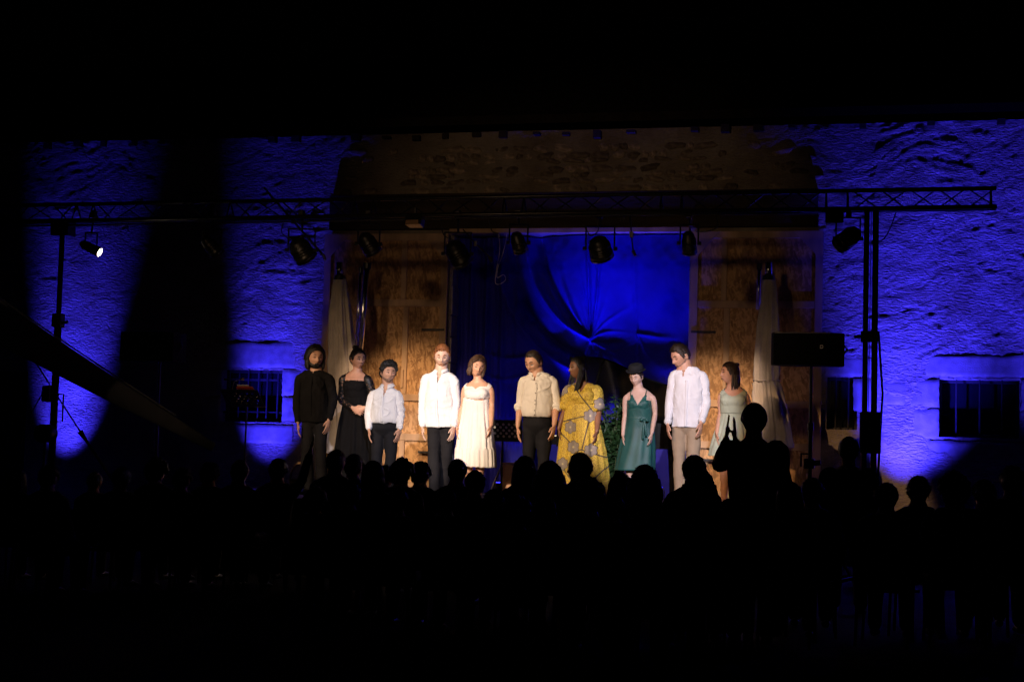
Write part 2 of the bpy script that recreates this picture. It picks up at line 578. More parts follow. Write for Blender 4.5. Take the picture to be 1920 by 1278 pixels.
# ------------------------------------------------------------------ the barn
barn = empty('barn', (0, 0, 0), 'long old stone barn with rough plastered wall, double doors and barred windows', 'barn')
WX0, WX1, WZ1 = -10.5, 9.5, 5.79
WIN = {'left': (-4.33, -3.37, 1.68, 2.43), 'right': (5.69, 6.69, 1.70, 2.44), 'mid': (4.26, 4.66, 1.75, 2.45), 'far': (-8.9, -7.45, 0.0, 2.36)}
DOOR = (-0.92, 2.43, 0.0, 4.38)
HOLES = list(WIN.values()) + [DOOR]
step = 0.022
xs = np.arange(WX0, WX1, step)
zs = np.arange(0, WZ1 + step, step)
nxw, nzw = len(xs), len(zs)


def snap(a, arr):
    return arr[np.argmin(abs(arr - a))]


X, Z = np.meshgrid(xs, zs)
Xf, Zf = X.ravel(), Z.ravel()
c_, s_ = math.cos(RAD(24)), math.sin(RAD(24))
wx = fbm(np.c_[Xf * 1.1, Zf * 1.6, Zf * 0], 3, 50) * .22
wz_ = fbm(np.c_[Xf * 1.3 + 9, Zf * 1.9, Zf * 0], 3, 55) * .16
Xw, Zw = Xf + wx, Zf + wz_
c_, s_ = math.cos(RAD(14)), math.sin(RAD(14))
A = Xw * c_ + Zw * s_
B = -Xw * s_ + Zw * c_
base = fbm(np.c_[Xf * .55, Zf * .8, Xf * 0], 3, 1) * .022
str1 = fbm(np.c_[A * 6, B * 13, Xf * 0], 4, 9)
str2 = 1 - np.abs(fbm(np.c_[A * 6, B * 14, Xf * 0 + 3], 3, 21))
amp = 0.40 + 0.35 * np.clip(noise3(np.c_[Xf * .9, Zf * .9, Xf * 0 + 7], 33) + .4, 0, 1)
rub = np.clip(noise3(np.c_[Xf * .8, Zf * 1.1, Xf * 0 + 17], 41) * 1.3 + (Zf - 5.0) * .9, 0, 1)   # rough patches under the eaves
cells = fbm(np.c_[A * 6, B * 11, Xf * 0 + 2], 3, 61)
pits = np.clip(noise3(np.c_[A * 5, B * 10, Xf * 0 + 5], 71) - .5, 0, 1)
disp = base + amp * (str1 * .011 + (str2 - .6) * .012) + rub * np.clip(cells, -.8, .6) * .003 - pits * .02 * (0.15 + rub)
# smooth dressed surrounds near windows
for (a, b2, c, d) in [WIN['left'], WIN['right'], WIN['mid'], WIN['far']]:
    dx = np.maximum(np.maximum(a - Xf, Xf - b2), 0)
    dz = np.maximum(np.maximum(c - Zf, Zf - d), 0)
    k = np.clip(1 - (np.maximum(dx, dz) - .10) / .12, 0, 1)
    disp = disp * (1 - k) - .01 * k
dx = np.maximum(np.maximum(DOOR[0] - Xf, Xf - DOOR[1]), 0)
dz = np.maximum(Zf - DOOR[3], 0)
k = np.clip(1 - np.maximum(dx, dz) / .15, 0, 1)
disp = disp * (1 - k)
Yf = -disp
keep = np.ones((nzw - 1, nxw - 1), bool)
cx, cz = (xs[:-1] + xs[1:]) / 2, (zs[:-1] + zs[1:]) / 2
for (a, b2, c, d) in HOLES:
    keep &= ~((cx[None, :] > a) & (cx[None, :] < b2) & (cz[:, None] > c) & (cz[:, None] < d))
jj, ii = np.nonzero(keep)
q0 = jj * nxw + ii
faces = np.c_[q0, q0 + 1, q0 + nxw + 1, q0 + nxw]


def np_mesh(name, V, Fq, smooth=True):
    me = bpy.data.meshes.new(name)
    V = np.asarray(V, dtype=np.float32)
    Fq = np.asarray(Fq, dtype=np.int32)
    me.vertices.add(len(V))
    me.vertices.foreach_set('co', V.ravel())
    me.loops.add(Fq.size)
    me.loops.foreach_set('vertex_index', Fq.ravel())
    me.polygons.add(len(Fq))
    me.polygons.foreach_set('loop_start', np.arange(0, Fq.size, Fq.shape[1], dtype=np.int32))
    me.update(calc_edges=True)
    me.validate()
    if smooth:
        me.shade_smooth()
    return me


used = np.unique(faces)
remap = np.full(nxw * nzw, -1)
remap[used] = np.arange(len(used))
link_mesh('wall', np_mesh('wall', np.c_[Xf, Yf, Zf][used], remap[faces]), 'rough_plaster', barn)
# reveals, thickness and recesses
for nm, (a, b2, c, d) in list(WIN.items()) + [('door', DOOR)]:
    dep = .62 if nm == 'door' else .30
    t = .05
    MB().box(a - t, a + .002, .012, dep, c, d).build('reveal', 'dressed_stone', barn)
    MB().box(b2 - .002, b2 + t, .012, dep, c, d).build('reveal', 'dressed_stone', barn)
    MB().box(a - t, b2 + t, .013, dep, d + .001, d + t).build('reveal', 'dressed_stone', barn)
    if c > 0:
        MB().box(a - t, b2 + t, .013, dep, c - t, c - .001).build('window_sill', 'dressed_stone', barn)
MB().box(WX0, DOOR[0] - .06, .63, .9, 0, WZ1).box(DOOR[1] + .06, WX1, .63, .9, 0, WZ1).box(DOOR[0] - .06, DOOR[1] + .06, .63, .9, DOOR[3] + .06, WZ1).build('inner_wall', 'old_beam', barn)
# windows: dark panes behind iron bars
for nm in ('left', 'right', 'mid', 'far'):
    a, b2, c, d = WIN[nm]
    fr = MB().box(a, a + .04, .2, .25, c, d).box(b2 - .04, b2, .2, .25, c, d).box(a + .04, b2 - .04, .2, .25, d - .04, d).box(a + .04, b2 - .04, .2, .25, c, c + .04)
    wobj = fr.build('window' if nm != 'far' else 'doorway', 'iron', barn)
    MB().box(a + .03, b2 - .03, .255, .27, c + .01, d - .01).build('pane' if nm != 'far' else 'board', 'window_glass' if nm != 'far' else 'old_beam', wobj)
    nb = {'left': 6, 'right': 3, 'mid': 2, 'far': 0}[nm]
    for k in range(nb):
        x = a + (b2 - a) * (k + .75 + .1 * math.sin(k * 3)) / (nb + .5)
        MB().tube([(x, .06, c - .02), (x, .06, d + .02)], .012, 8).build('bar', 'iron', wobj)
    if nm == 'left':
        for zz in (c + .12, d - .16):
            MB().box(a, b2, .10, .118, zz, zz + .03).build('cross_bar', 'iron', wobj)


def block(px, Y=0.0, proud=.012, name='stone_block'):
    """dressed stone, from photo corners on the wall plane"""
    (u0, v0), (u1, v1) = px
    a, b_ = P(u0, v0, 0), P(u1, v1, 0)
    x0, x1, z0, z1 = a.x, b_.x, b_.z, a.z
    n = 10
    vs, fs = [], []
    for j in range(n + 1):
        for i in range(n + 1):
            fx, fz = i / n, j / n
            e = min(fx, 1 - fx, fz, 1 - fz)
            y = -proud - (.004 if e > 0 else -.010) + random.uniform(-.002, .002)
            jx = random.uniform(-.006, .006) if e == 0 else 0
            vs.append((x0 + (x1 - x0) * fx + jx, y, z0 + (z1 - z0) * fz + jx))
    for j in range(n):
        for i in range(n):
            a0 = j * (n + 1) + i
            fs.append((a0, a0 + 1, a0 + n + 2, a0 + n + 1))
    MB().add(vs, fs).build(name, 'dressed_stone', barn, smooth=True)


for bx_ in [((396, 640), (552, 690)),
            ((530, 692), (566, 742)), ((530, 744), (600, 790)), ((568, 692), (604, 740)), ((396, 794), (548, 832)),
            ((372, 692), (413, 740)), ((380, 744), (413, 792)),
            ((1735, 664), (1920, 707)), ((1706, 711), (1760, 763)), ((1712, 766), (1760, 822)), ((1652, 714), (1700, 760)),
            ((1915, 712), (1950, 765)), ((1600, 710), (1648, 770)), ((1740, 826), (1930, 868)),
            ((1548, 668), (1650, 706))]:
    block(bx_)
# jamb stones on the inner face of the left jamb
zz = FLOOR
k = 0
while zz < 4.3:
    h = [.36, .30, .42, .33, .38][k % 5]
    MB().box(DOOR[0] - .01, DOOR[0] + .022 + .008 * (k % 2), .03, .36, zz + .008, min(zz + h, 4.36) - .008).build('jamb_stone', 'dressed_stone', barn, bevel=.008)
    zz += h
    k += 1

# rubble stones showing through the plaster above the lintel
stone_meshes = []
for k in range(8):
    mb = MB()
    vs, fs = [], []
    nu, nv = 14, 6
    for j in range(nv + 1):
        for i in range(nu):
            th = 2 * math.pi * i / nu
            r = math.sin(math.pi / 2 * (1 - j / nv)) if j < nv else 0.001
            rr = (1 + .16 * math.sin(2 * th + k) + .10 * math.sin(3 * th + 2 * k) + .07 * math.sin(5 * th + k * 5))
            sq = 1 / max(abs(math.cos(th)), abs(math.sin(th))) ** .55
            vs.append((r ** .7 * rr * sq * math.cos(th), -(1 - r ** 3) , r ** .7 * rr * sq * math.sin(th)))
    for j in range(nv):
        for i in range(nu):
            fs.append((j * nu + i, j * nu + (i + 1) % nu, (j + 1) * nu + (i + 1) % nu, (j + 1) * nu + i))
    me = mb.add(vs, fs).mesh('stone', smooth=True)
    me.materials.append(MATS['rubble'])
    stone_meshes.append(me)
ns = 0
z = 4.98
row = 0
while z < 5.62:
    x = -2.6 + (row % 2) * .13
    h = random.uniform(.07, .15)
    while x < 4.0:
        wd = random.uniform(.10, .36)
        dens = .8 if -1.5 < x < 2.6 else .3
        if random.random() < dens and ns < 230:
            o = bpy.data.objects.new('stone', random.choice(stone_meshes))
            col.objects.link(o)
            o.parent = barn
            o.location = (x + wd / 2, .004, z + random.uniform(-.01, .01))
            o.scale = (wd / 2 * .95, random.uniform(.016, .034), h / 2 * .95)
            o.rotation_euler = (0, random.uniform(-.2, .2), 0)
            ns += 1
        x += wd
    z += h
    row += 1
# lintel, head rail
MB().box(-2.72, 4.12, -.10, .2, 4.43, 4.93).build('lintel', 'old_beam', barn, bevel=.01)
MB().box(-.92, 2.43, -.13, .02, 4.365, 4.425).build('head_rail', 'timber', barn)
# eaves
roof = MB().add([(WX0, -.52, 5.80), (WX1, -.52, 5.80), (WX1, 3.2, 7.6), (WX0, 3.2, 7.6), (WX0, -.52, 5.92), (WX1, -.52, 5.92), (WX1, 3.2, 7.72), (WX0, 3.2, 7.72)],
                [(0, 1, 2, 3), (4, 7, 6, 5), (0, 4, 5, 1), (1, 5, 6, 2), (2, 6, 7, 3), (3, 7, 4, 0)]).build('roof', 'roof_tile', barn)
x = WX0 + .2
raf = None
while x < WX1:
    o = MB().box(-.055, .055, -.16, .25, -.06, .06).build('rafter', 'old_beam', roof) if raf is None else bpy.data.objects.new('rafter', raf)
    if raf is None:
        raf = o.data
    else:
        col.objects.link(o)
        o.parent = roof
    o.location = (x + random.uniform(-.05, .05), random.uniform(.0, .12), 5.745 + random.uniform(-.02, .02))
    o.scale = (random.uniform(.75, 1.2), 1, random.uniform(.25, .9))
    x += random.choice((.44, .44, .88))

# doors: OSB leaves with timber frames folded back against the wall
def door_leaf(x0, x1, side):
    """side -1: left leaf (hinged on its right edge)"""
    z0, z1 = FLOOR + .03, 4.36
    d = MB().box(x0 + .01, x1 - .01, -.075, -.055, z0 + .01, z1 - .01).build('door', 'timber', barn)
    W = x1 - x0
    stile = .10
    cbx = x0 + W * (.63 if side < 0 else .235)      # centre batten
    rails = [z0, z0 + .66, 2.02, 3.34, z1 - .09]
    f0 = -.125
    for xa in (x0, x1 - stile):
        MB().box(xa, xa + stile, f0, -.076, z0, z1).build('stile', 'timber', d, bevel=.004)
    for i, zr in enumerate(rails):
        MB().box(x0 + stile + .002, x1 - stile - .002, f0 + .004, -.077, zr, zr + .095).build('rail', 'timber', d, bevel=.004)
    for i in range(len(rails) - 1):
        off = .0 if i % 2 else .045
        MB().box(cbx + off, cbx + off + .075, f0 + .002, -.078, rails[i] + .098, rails[i + 1] - .003).build('batten', 'timber', d, bevel=.004)
        MB().box(x0 + .05, cbx + .04, -.088, -.0775, rails[i] + .05, rails[i + 1] + .045).build('osb_panel', 'osb', d)
        MB().box(cbx + .044, x1 - .05, -.088, -.0775, rails[i] + .05, rails[i + 1] + .045).build('osb_panel', 'osb', d)
    g = .42
    MB().prism([(x0, f0 - .002, z1), (x0, f0 - .002, z1 - g), (x0 + g * .9, f0 - .002, z1)], (0, -.014, 0)).build('gusset', 'timber', d)
    MB().prism([(x1, f0 - .002, z1), (x1 - g * .9, f0 - .002, z1), (x1, f0 - .002, z1 - g)], (0, -.014, 0)).build('gusset', 'timber', d)
    MB().box(cbx + .05, cbx + .085, f0 - .03, f0 - .003, 2.2, 2.45).build('handle', 'timber', d)
    for zz in (1.3, 3.0):
        MB().box(x1 - .35 if side < 0 else x0 + .02, x1 - .02 if side < 0 else x0 + .35, f0 - .012, f0 - .001, zz, zz + .03).build('hinge', 'iron', d)


door_leaf(-2.76, -.93, -1)
door_leaf(2.46, 4.20, 1)

# ------------------------------------------------------------------ backdrop curtain
CY = .34
cw0, cw1, cz0, cz1 = -.90, 2.42, FLOOR, 4.36
nxx, nzz = 330, 350
gx = np.linspace(cw0, cw1, nxx)
gz = np.linspace(cz0, cz1, nzz)
GX, GZ = np.meshgrid(gx, gz)
gx_, gz_ = GX.ravel(), GZ.ravel()
yy = np.zeros_like(gx_)


def W2(u, v):
    p = P(u, v, CY)
    return np.array([p.x, p.z])


def dist_poly(pts):
    best = np.full(len(gx_), 9.0)
    tt = np.zeros(len(gx_))
    side = np.zeros(len(gx_))
    pts = [W2(*p) for p in pts]
    L = [0]
    for a, b_ in zip(pts[:-1], pts[1:]):
        L.append(L[-1] + np.linalg.norm(b_ - a))
    for k, (a, b_) in enumerate(zip(pts[:-1], pts[1:])):
        d = b_ - a
        l = np.linalg.norm(d)
        t = np.clip(((gx_ - a[0]) * d[0] + (gz_ - a[1]) * d[1]) / l ** 2, 0, 1)
        ex, ez = gx_ - (a[0] + t * d[0]), gz_ - (a[1] + t * d[1])
        q = np.hypot(ex, ez)
        m = q < best
        best[m] = q[m]
        tt[m] = (L[k] + t[m] * l) / L[-1]
        side[m] = np.sign(d[0] * ez - d[1] * ex)[m]
    return best, tt, side


def curve(pts, n=6):
    out = []
    for i in range(len(pts) - 1):
        p0 = pts[max(i - 1, 0)]; p1 = pts[i]; p2 = pts[i + 1]; p3 = pts[min(i + 2, len(pts) - 1)]
        for k in range(n):
            t = k / n
            out.append(tuple(.5 * (2 * b_ + (c - a) * t + (2 * a - 5 * b_ + 4 * c - d) * t * t + (3 * b_ - a - 3 * c + d) * t ** 3) for a, b_, c, d in zip(p0, p1, p2, p3)))
    out.append(pts[-1])
    return out


# swags falling to the gather point, then radiating creases (amplitude m, width at start and end m)
FOLDS = [
    ([(985, 425), (996, 500), (1022, 560), (1060, 608), (1107, 636)], .12, .085, .02),
    ([(1008, 425), (1024, 500), (1052, 560), (1078, 600), (1107, 636)], -.10, .06, .02),
    ([(1035, 425), (1048, 500), (1066, 560), (1086, 605), (1107, 636)], .06, .09, .02),
    ([(958, 425), (972, 520), (1000, 590), (1040, 640), (1090, 668)], -.09, .07, .05),
    ([(925, 440), (944, 540), (975, 610), (1020, 660), (1070, 690)], .07, .07, .05),
    ([(1110, 430), (1109, 520), (1107, 636)], .075, .035, .012),
    ([(1129, 430), (1127, 520), (1110, 636)], .07, .03, .012),
    ([(1090, 500), (1099, 560), (1106, 636)], .02, .02, .008),
    ([(1107, 636), (1140, 622), (1195, 625)], .045, .02, .02),
    ([(1107, 636), (1128, 590), (1150, 520)], .035, .010, .05),
    ([(1107, 636), (1140, 602), (1210, 560)], .035, .010, .045),
    ([(1107, 636), (1090, 580), (1076, 500)], .03, .010, .04),
    ([(1107, 638), (1128, 662), (1150, 720)], -.04, .010, .04),
    ([(1107, 638), (1142, 664), (1172, 690)], -.04, .010, .04),
    ([(1107, 638), (1145, 642), (1195, 626)], -.05, .02, .022),
    ([(1107, 638), (1150, 656), (1190, 640), (1196, 627)], .055, .02, .02),
    ([(1107, 638), (1150, 668), (1185, 700), (1215, 745)], .05, .015, .06),
    ([(1107, 638), (1135, 668), (1165, 705), (1180, 750)], .04, .012, .05),
    ([(1107, 638), (1122, 670), (1140, 710)], .035, .01, .04),
    ([(1107, 638), (1108, 680), (1112, 730)], .035, .01, .05),
    ([(1107, 638), (1096, 675), (1085, 740)], .035, .01, .05),
    ([(1196, 626), (1196, 680), (1194, 740)], .04, .01, .06),
    ([(1196, 626), (1212, 660), (1250, 700)], .03, .01, .05),
    ([(1196, 626), (1240, 632), (1293, 634)], .05, .02, .05),
    ([(1193, 430), (1193, 530), (1196, 626)], .022, .05, .010),
    ([(900, 660), (950, 672), (1000, 668)], .03, .03, .04),
    ([(880, 690), (940, 712), (1000, 700)], .03, .03, .04),
]
for pts, am, w0, w1 in FOLDS:
    d, t, sd = dist_poly(curve(pts))
    wd = w0 + (w1 - w0) * t
    yy -= 1.15 * am * (0.45 + .55 * np.minimum(1, wd / .05)) * np.exp(-(d / wd) ** 2) * ((1 - t) ** 1.2 if pts[0] in ((1107, 636), (1107, 638), (1196, 626)) else np.minimum(1, t * 5 + .3))
# cloth above the seam bellies forward of the cloth below it
gp = W2(1107, 636)
seam = gp[1] - .0 * gx_
def sm_(t):
    t = np.clip(t, 0, 1)
    return t * t * (3 - 2 * t)


rgt = sm_((gx_ - gp[0] + .75) / .6)
yy -= rgt * (.20 * sm_((gz_ - seam) / 1.2) + .16 * sm_((seam - gz_) / .45))
left = np.clip((P(985, 500, CY).x - gx_) / .4, 0, 1)
yy -= left * (.035 * np.sin(gx_ * 26 + 1.5 * np.sin(gz_ * .7)) + .02 * np.sin(gx_ * 57 + gz_))
yy += .018 * fbm(np.c_[gx_ * 3, gz_ * 1.2, gx_ * 0], 3, 90)
yy += .004 * fbm(np.c_[gx_ * 14, gz_ * 9, gx_ * 0], 2, 95)
fq = []
jj, ii = np.mgrid[0:nzz - 1, 0:nxx - 1]
q0 = (jj * nxx + ii).ravel()
me = np_mesh('backdrop_curtain', np.c_[gx_, CY + yy, gz_], np.c_[q0, q0 + 1, q0 + nxx + 1, q0 + nxx])
cur = link_mesh('backdrop_curtain', me, 'curtain_cloth')
tag(cur, 'blue lit cloth backdrop gathered in folds inside the open barn doorway', 'curtain')

# ------------------------------------------------------------------ lighting truss
TY = -3.4
tl, tr_ = P(-25, 418.5, TY), P(1868, 391, TY)
tl2, tr2 = P(-25, 386, TY), P(1868, 353, TY)
truss = empty('lighting_truss', ((tl.x + tr_.x) / 2, TY, 4.1), 'long black triangular lighting truss spanning between the two towers', 'truss')


def truss_pt(t, which):
    a, b_ = {'top': (tl2, tr2), 'front': (tl, tr_), 'back': (tl, tr_)}[which]
    p = a.lerp(b_, t)
    return Vector((p.x, TY + {'top': 0, 'front': -.125, 'back': .125}[which], p.z + (.022 if which == 'back' else 0)))


for wh in ('top', 'front', 'back'):
    MB().tube([truss_pt(0, wh), truss_pt(1, wh)], .0255, 10).build('chord', 'truss_metal', truss, smooth=True)
NB = 40
for i in range(NB):
    t0, t1 = (i + .04) / NB, (i + .96) / NB
    tm = (i + .5) / NB
    if i % 6 == 4:
        continue
    if i % 2 == 0:
        MB().tube([truss_pt(t0, 'front'), truss_pt(t1, 'top')], .009, 6).build('brace', 'truss_metal', truss)
        MB().tube([truss_pt(t0, 'top'), truss_pt(t1, 'back')], .009, 6).build('brace', 'truss_metal', truss)
    else:
        MB().tube([truss_pt(t0, 'top'), truss_pt(t1, 'front')], .009, 6).build('brace', 'truss_metal', truss)
        MB().tube([truss_pt(t0, 'back'), truss_pt(t1, 'top')], .009, 6).build('brace', 'truss_metal', truss)
    if i % 2 == 0:
        MB().tube([truss_pt(t0, 'front'), truss_pt(t1, 'back')], .008, 6).build('brace', 'truss_metal', truss)
for i in list(range(4, NB, 6)) + [NB]:
    for k in ((0.12, .88) if i < NB else (-.18,)):
        t = (i + k) / NB
        for wh in ('front', 'back'):
            MB().tube([truss_pt(t, wh), truss_pt(t, 'top')], .011, 6).build('end_frame', 'truss_metal', truss)


def hang_cable(pts, r=.006, label='', mat='black_cable', name='cable', cat='cable', group=None):
    o = MB().tube([Vector(p) for p in curve([tuple(p) for p in pts], 8)], r, 6).build(name, mat, smooth=True)
    return tag(o, label, cat, group)


# ------------------------------------------------------------------ stage lights
def fixture(u, v, ua, va, Yh=-3.45, L=.30, R=.085, lens='dark_lens', dy=-.25, label='', name='stage_light', u_top=None, wide=False):
    """can whose middle stands at photo spot (u,v) and whose mouth points to (ua,va); hangs from the truss"""
    c = P(u, v, Yh)
    a = P(ua, va, Yh)
    d = Vector(((a - c).x, dy, (a - c).z)).normalized()
    top = P(u_top if u_top else u, 404, Yh)
    e = empty(name, top, label, 'stage light', 'stage lights hung under the truss')
    b0, b1 = c - d * L / 2, c + d * L / 2
    MB().tube([b0 - d * .03, b0, b0 + d * .05, b0 + d * .055, b1 - d * .07, b1 - d * .065, b1], [R * .45, R * .8, R * .92, R, R, R * 1.08, R * 1.08], 20).build('housing', 'black_metal', e, smooth=True)
    # rim and lens
    MB().tube([b1, b1 + d * .012], [R * 1.12, R * 1.12], 20).build('rim', 'steel', e)
    MB().tube([b1 + d * .012, b1 + d * .018], [R * .93, R * .80], 20).build('lens', lens, e)
    for k in range(3):
        q = b0 + d * (.08 + .03 * k)
        MB().tube([q, q + d * .012], [R * 1.05, R * 1.05], 18).build('cooling_fin', 'black_metal', e)
    sd = d.cross(Vector((0, 1, 0)))
    sd = Vector((1, 0, 0)) if sd.length < .1 else Vector((1, 0.15, 0)).normalized()
    w_ = R * 1.3
    yk = MB()
    tp = Vector((c.x, c.y, c.z + R + .13))
    for s in (-1, 1):
        yk.box(-.004, .004, -.015, .015, 0, 1) if False else None
        yk.tube([c + sd * w_ * s, Vector((c.x, c.y, 0)) + sd * w_ * s + Vector((0, 0, tp.z))], .010, 6)
    yk.tube([tp + sd * w_ * 1.06, tp - sd * w_ * 1.06], .011, 6)
    yk.build('yoke', 'black_metal', e)
    for s in (-1, 1):
        MB().tube([c + sd * (w_ - .01) * s, c + sd * (w_ + .035) * s], .022, 10).build('knob', 'black_metal', e)
    MB().tube([tp, top + Vector((0, .02, 0))], .014, 8).build('hanger', 'black_metal', e)
    MB().box(top.x - .03, top.x + .03, top.y - .03, top.y + .05, top.z - .03, top.z + .06).build('clamp', 'dark_metal', e, bevel=.006)
    return e


fixture(170, 465, 192, 476, label='small can light tilted right with bright white lens, beside the left tower', lens='warm_lens', dy=.02, L=.24, R=.058, u_top=175)
fixture(397, 463, 408, 480, label='dark can light pointing down right, above the left barred window', dy=.08, L=.24, R=.085, u_top=399)
fixture(565, 469, 574, 492, label='large black can light on its wide yoke, left of the parasols', dy=.12, L=.24, R=.125)
fixture(691, 457, 700, 478, label='black can light with warm glints, over the left door leaf', L=.22, R=.10, dy=.10)
fixture(972, 455, 976, 478, label='short can light with mouth coloured as if lit gold, hung in front of the curtain left half', L=.20, R=.082, lens='lit_tint_lens', dy=.10)
fixture(1125, 466, 1129, 490, label='largest round black can light on a tall yoke, before the blue curtain', L=.22, R=.125, dy=.10)
fixture(1292, 456, 1292, 480, label='upright can light with mouth coloured as if lit gold, at the right edge of the doorway', L=.22, R=.078, lens='lit_tint_lens', dy=.10)
fixture(1590, 447, 1573, 458, label='black can light tilted left, beside the right tower', L=.26, R=.10, dy=.10, u_top=1592)
fixture(858, 476, 868, 500, label='black moving light hanging at the curtain left edge', L=.26, R=.12, dy=.10)
# flood with barn doors
fl = empty('flood_light', P(778, 404, -3.5), 'small black flood light with a face coloured as if lit dull orange under the truss', 'flood light')
p = P(778, 413, -3.5)
MB().add([(p.x - .10, p.y - .05, p.z + .07), (p.x + .10, p.y - .05, p.z + .07), (p.x + .10, p.y + .12, p.z + .07), (p.x - .10, p.y + .12, p.z + .07),
          (p.x - .105, p.y - .10, p.z - .06), (p.x + .105, p.y - .10, p.z - .06), (p.x + .09, p.y + .08, p.z - .08), (p.x - .09, p.y + .08, p.z - .08)],
         [(0, 1, 2, 3), (4, 7, 6, 5), (0, 4, 5, 1), (1, 5, 6, 2), (2, 6, 7, 3), (3, 7, 4, 0)]).build('housing', 'black_metal', fl, bevel=.01)
MB().box(p.x - .078, p.x + .078, p.y - .118, p.y - .098, p.z - .058, p.z - .012).build('lens', 'lit_tint_lens', fl)
MB().box(p.x - .012, p.x + .012, p.y - .01, p.y + .02, p.z + .07, p.z + .15).build('hanger', 'black_metal', fl)
# dimmer boxes at the truss
for (ua, va, ub, vb, lab) in [(1548, 398, 1582, 420, 'black junction box under the truss near the right tower'), (103, 412, 134, 443, 'black clamp head joining the truss to the left tower')]:
    a, b_ = P(ua, va, TY), P(ub, vb, TY)
    e = empty('junction_box' if ua > 1000 else 'tower_head', a, lab, 'box' if ua > 1000 else 'clamp')
    MB().box(a.x, b_.x, TY - .1, TY + .1, b_.z, a.z).build('case', 'black_metal', e, bevel=.01)
    MB().box(a.x + .03, b_.x - .03, TY - .12, TY - .10, b_.z + .03, a.z - .03).build('lid', 'dark_metal', e)
# boom rods and hanging microphones
def rod(pts, r, label, Y=-3.3):
    e = empty('boom_rod', P(*pts[0], Y), label, 'boom')
    MB().tube([P(*q, Y) for q in pts], r, 8).build('tube', 'black_metal', e)
    q = P(*pts[-1], Y)
    MB().tube([q, q + Vector((.03, 0, -.06))], [.022, .014], 10).build('tip', 'dark_metal', e)
    q = P(*pts[len(pts) // 2], Y)
    MB().box(q.x - .02, q.x + .02, q.y - .02, q.y + .02, q.z - .03, q.z + .03).build('clamp', 'dark_metal', e)


rod([(495, 352), (550, 415), (606, 478)], .014, 'long thin boom rod slanting down through the truss, left')
rod([(868, 430), (892, 457), (918, 482)], .008, 'short microphone boom pointing down right near the curtain left edge')
rod([(1181, 402), (1184, 440), (1187, 470)], .009, 'thin microphone rod hanging straight down before the curtain')
# cables
hang_cable([P(1020 + 130, 394, -3.5), P(1185, 402, -3.5), P(1225, 398, -3.5)], .006, 'short black cable sagging under the truss above the hanging microphone')
for i, (pts, lab) in enumerate([
    ([(1078, 402), (1098, 428), (1108, 442), (1122, 430), (1114, 402)], 'black cable looping to the largest can light'),
    ([(532, 415), (528, 436), (545, 450)], 'black cable falling from the truss to the large left can light'),
    ([(826, 412), (832, 440), (850, 450)], 'black cable at the moving light beside the curtain'),
    ([(1342, 402), (1345, 425), (1325, 434), (1305, 434)], 'black cable curling above the right door leaf'),
    ([(915, 404), (922, 432), (935, 438)], 'black cable falling onto the head rail'),
    ([(1680, 398), (1668, 430), (1655, 450), (1640, 455)], 'black cable looping from truss to right tower'),
    ([(1160, 403), (1166, 415), (1172, 403)], 'tiny black cable loop under the truss'),
]):
    hang_cable([P(u, v, -3.5) for u, v in pts], .007, lab)
hang_cable([P(950, 438, -.3), P(948, 455, -.3), P(942, 478, -.3), P(934, 500, -.3), P(932, 520, -.3), P(944, 515, -.3), P(948, 524, -.3), P(938, 532, -.3), P(929, 530, -.3), P(931, 505, -.3), P(937, 470, -.3), P(935, 437, -.3)],
           .006, 'pale twisted cord dangling in a loop before the dark curtain side', mat='cord_grey', name='cord', cat='cord')
o = MB().tube([P(0, 424, -3.56), P(220, 421, -3.56), P(480, 417, -3.56), P(760, 411, -3.56), P(1120, 404, -3.56), P(1500, 399, -3.56)], .012, 6).build('power_cable', 'black_cable', smooth=True)
tag(o, 'thick black power cable strapped along the truss underside', 'cable')

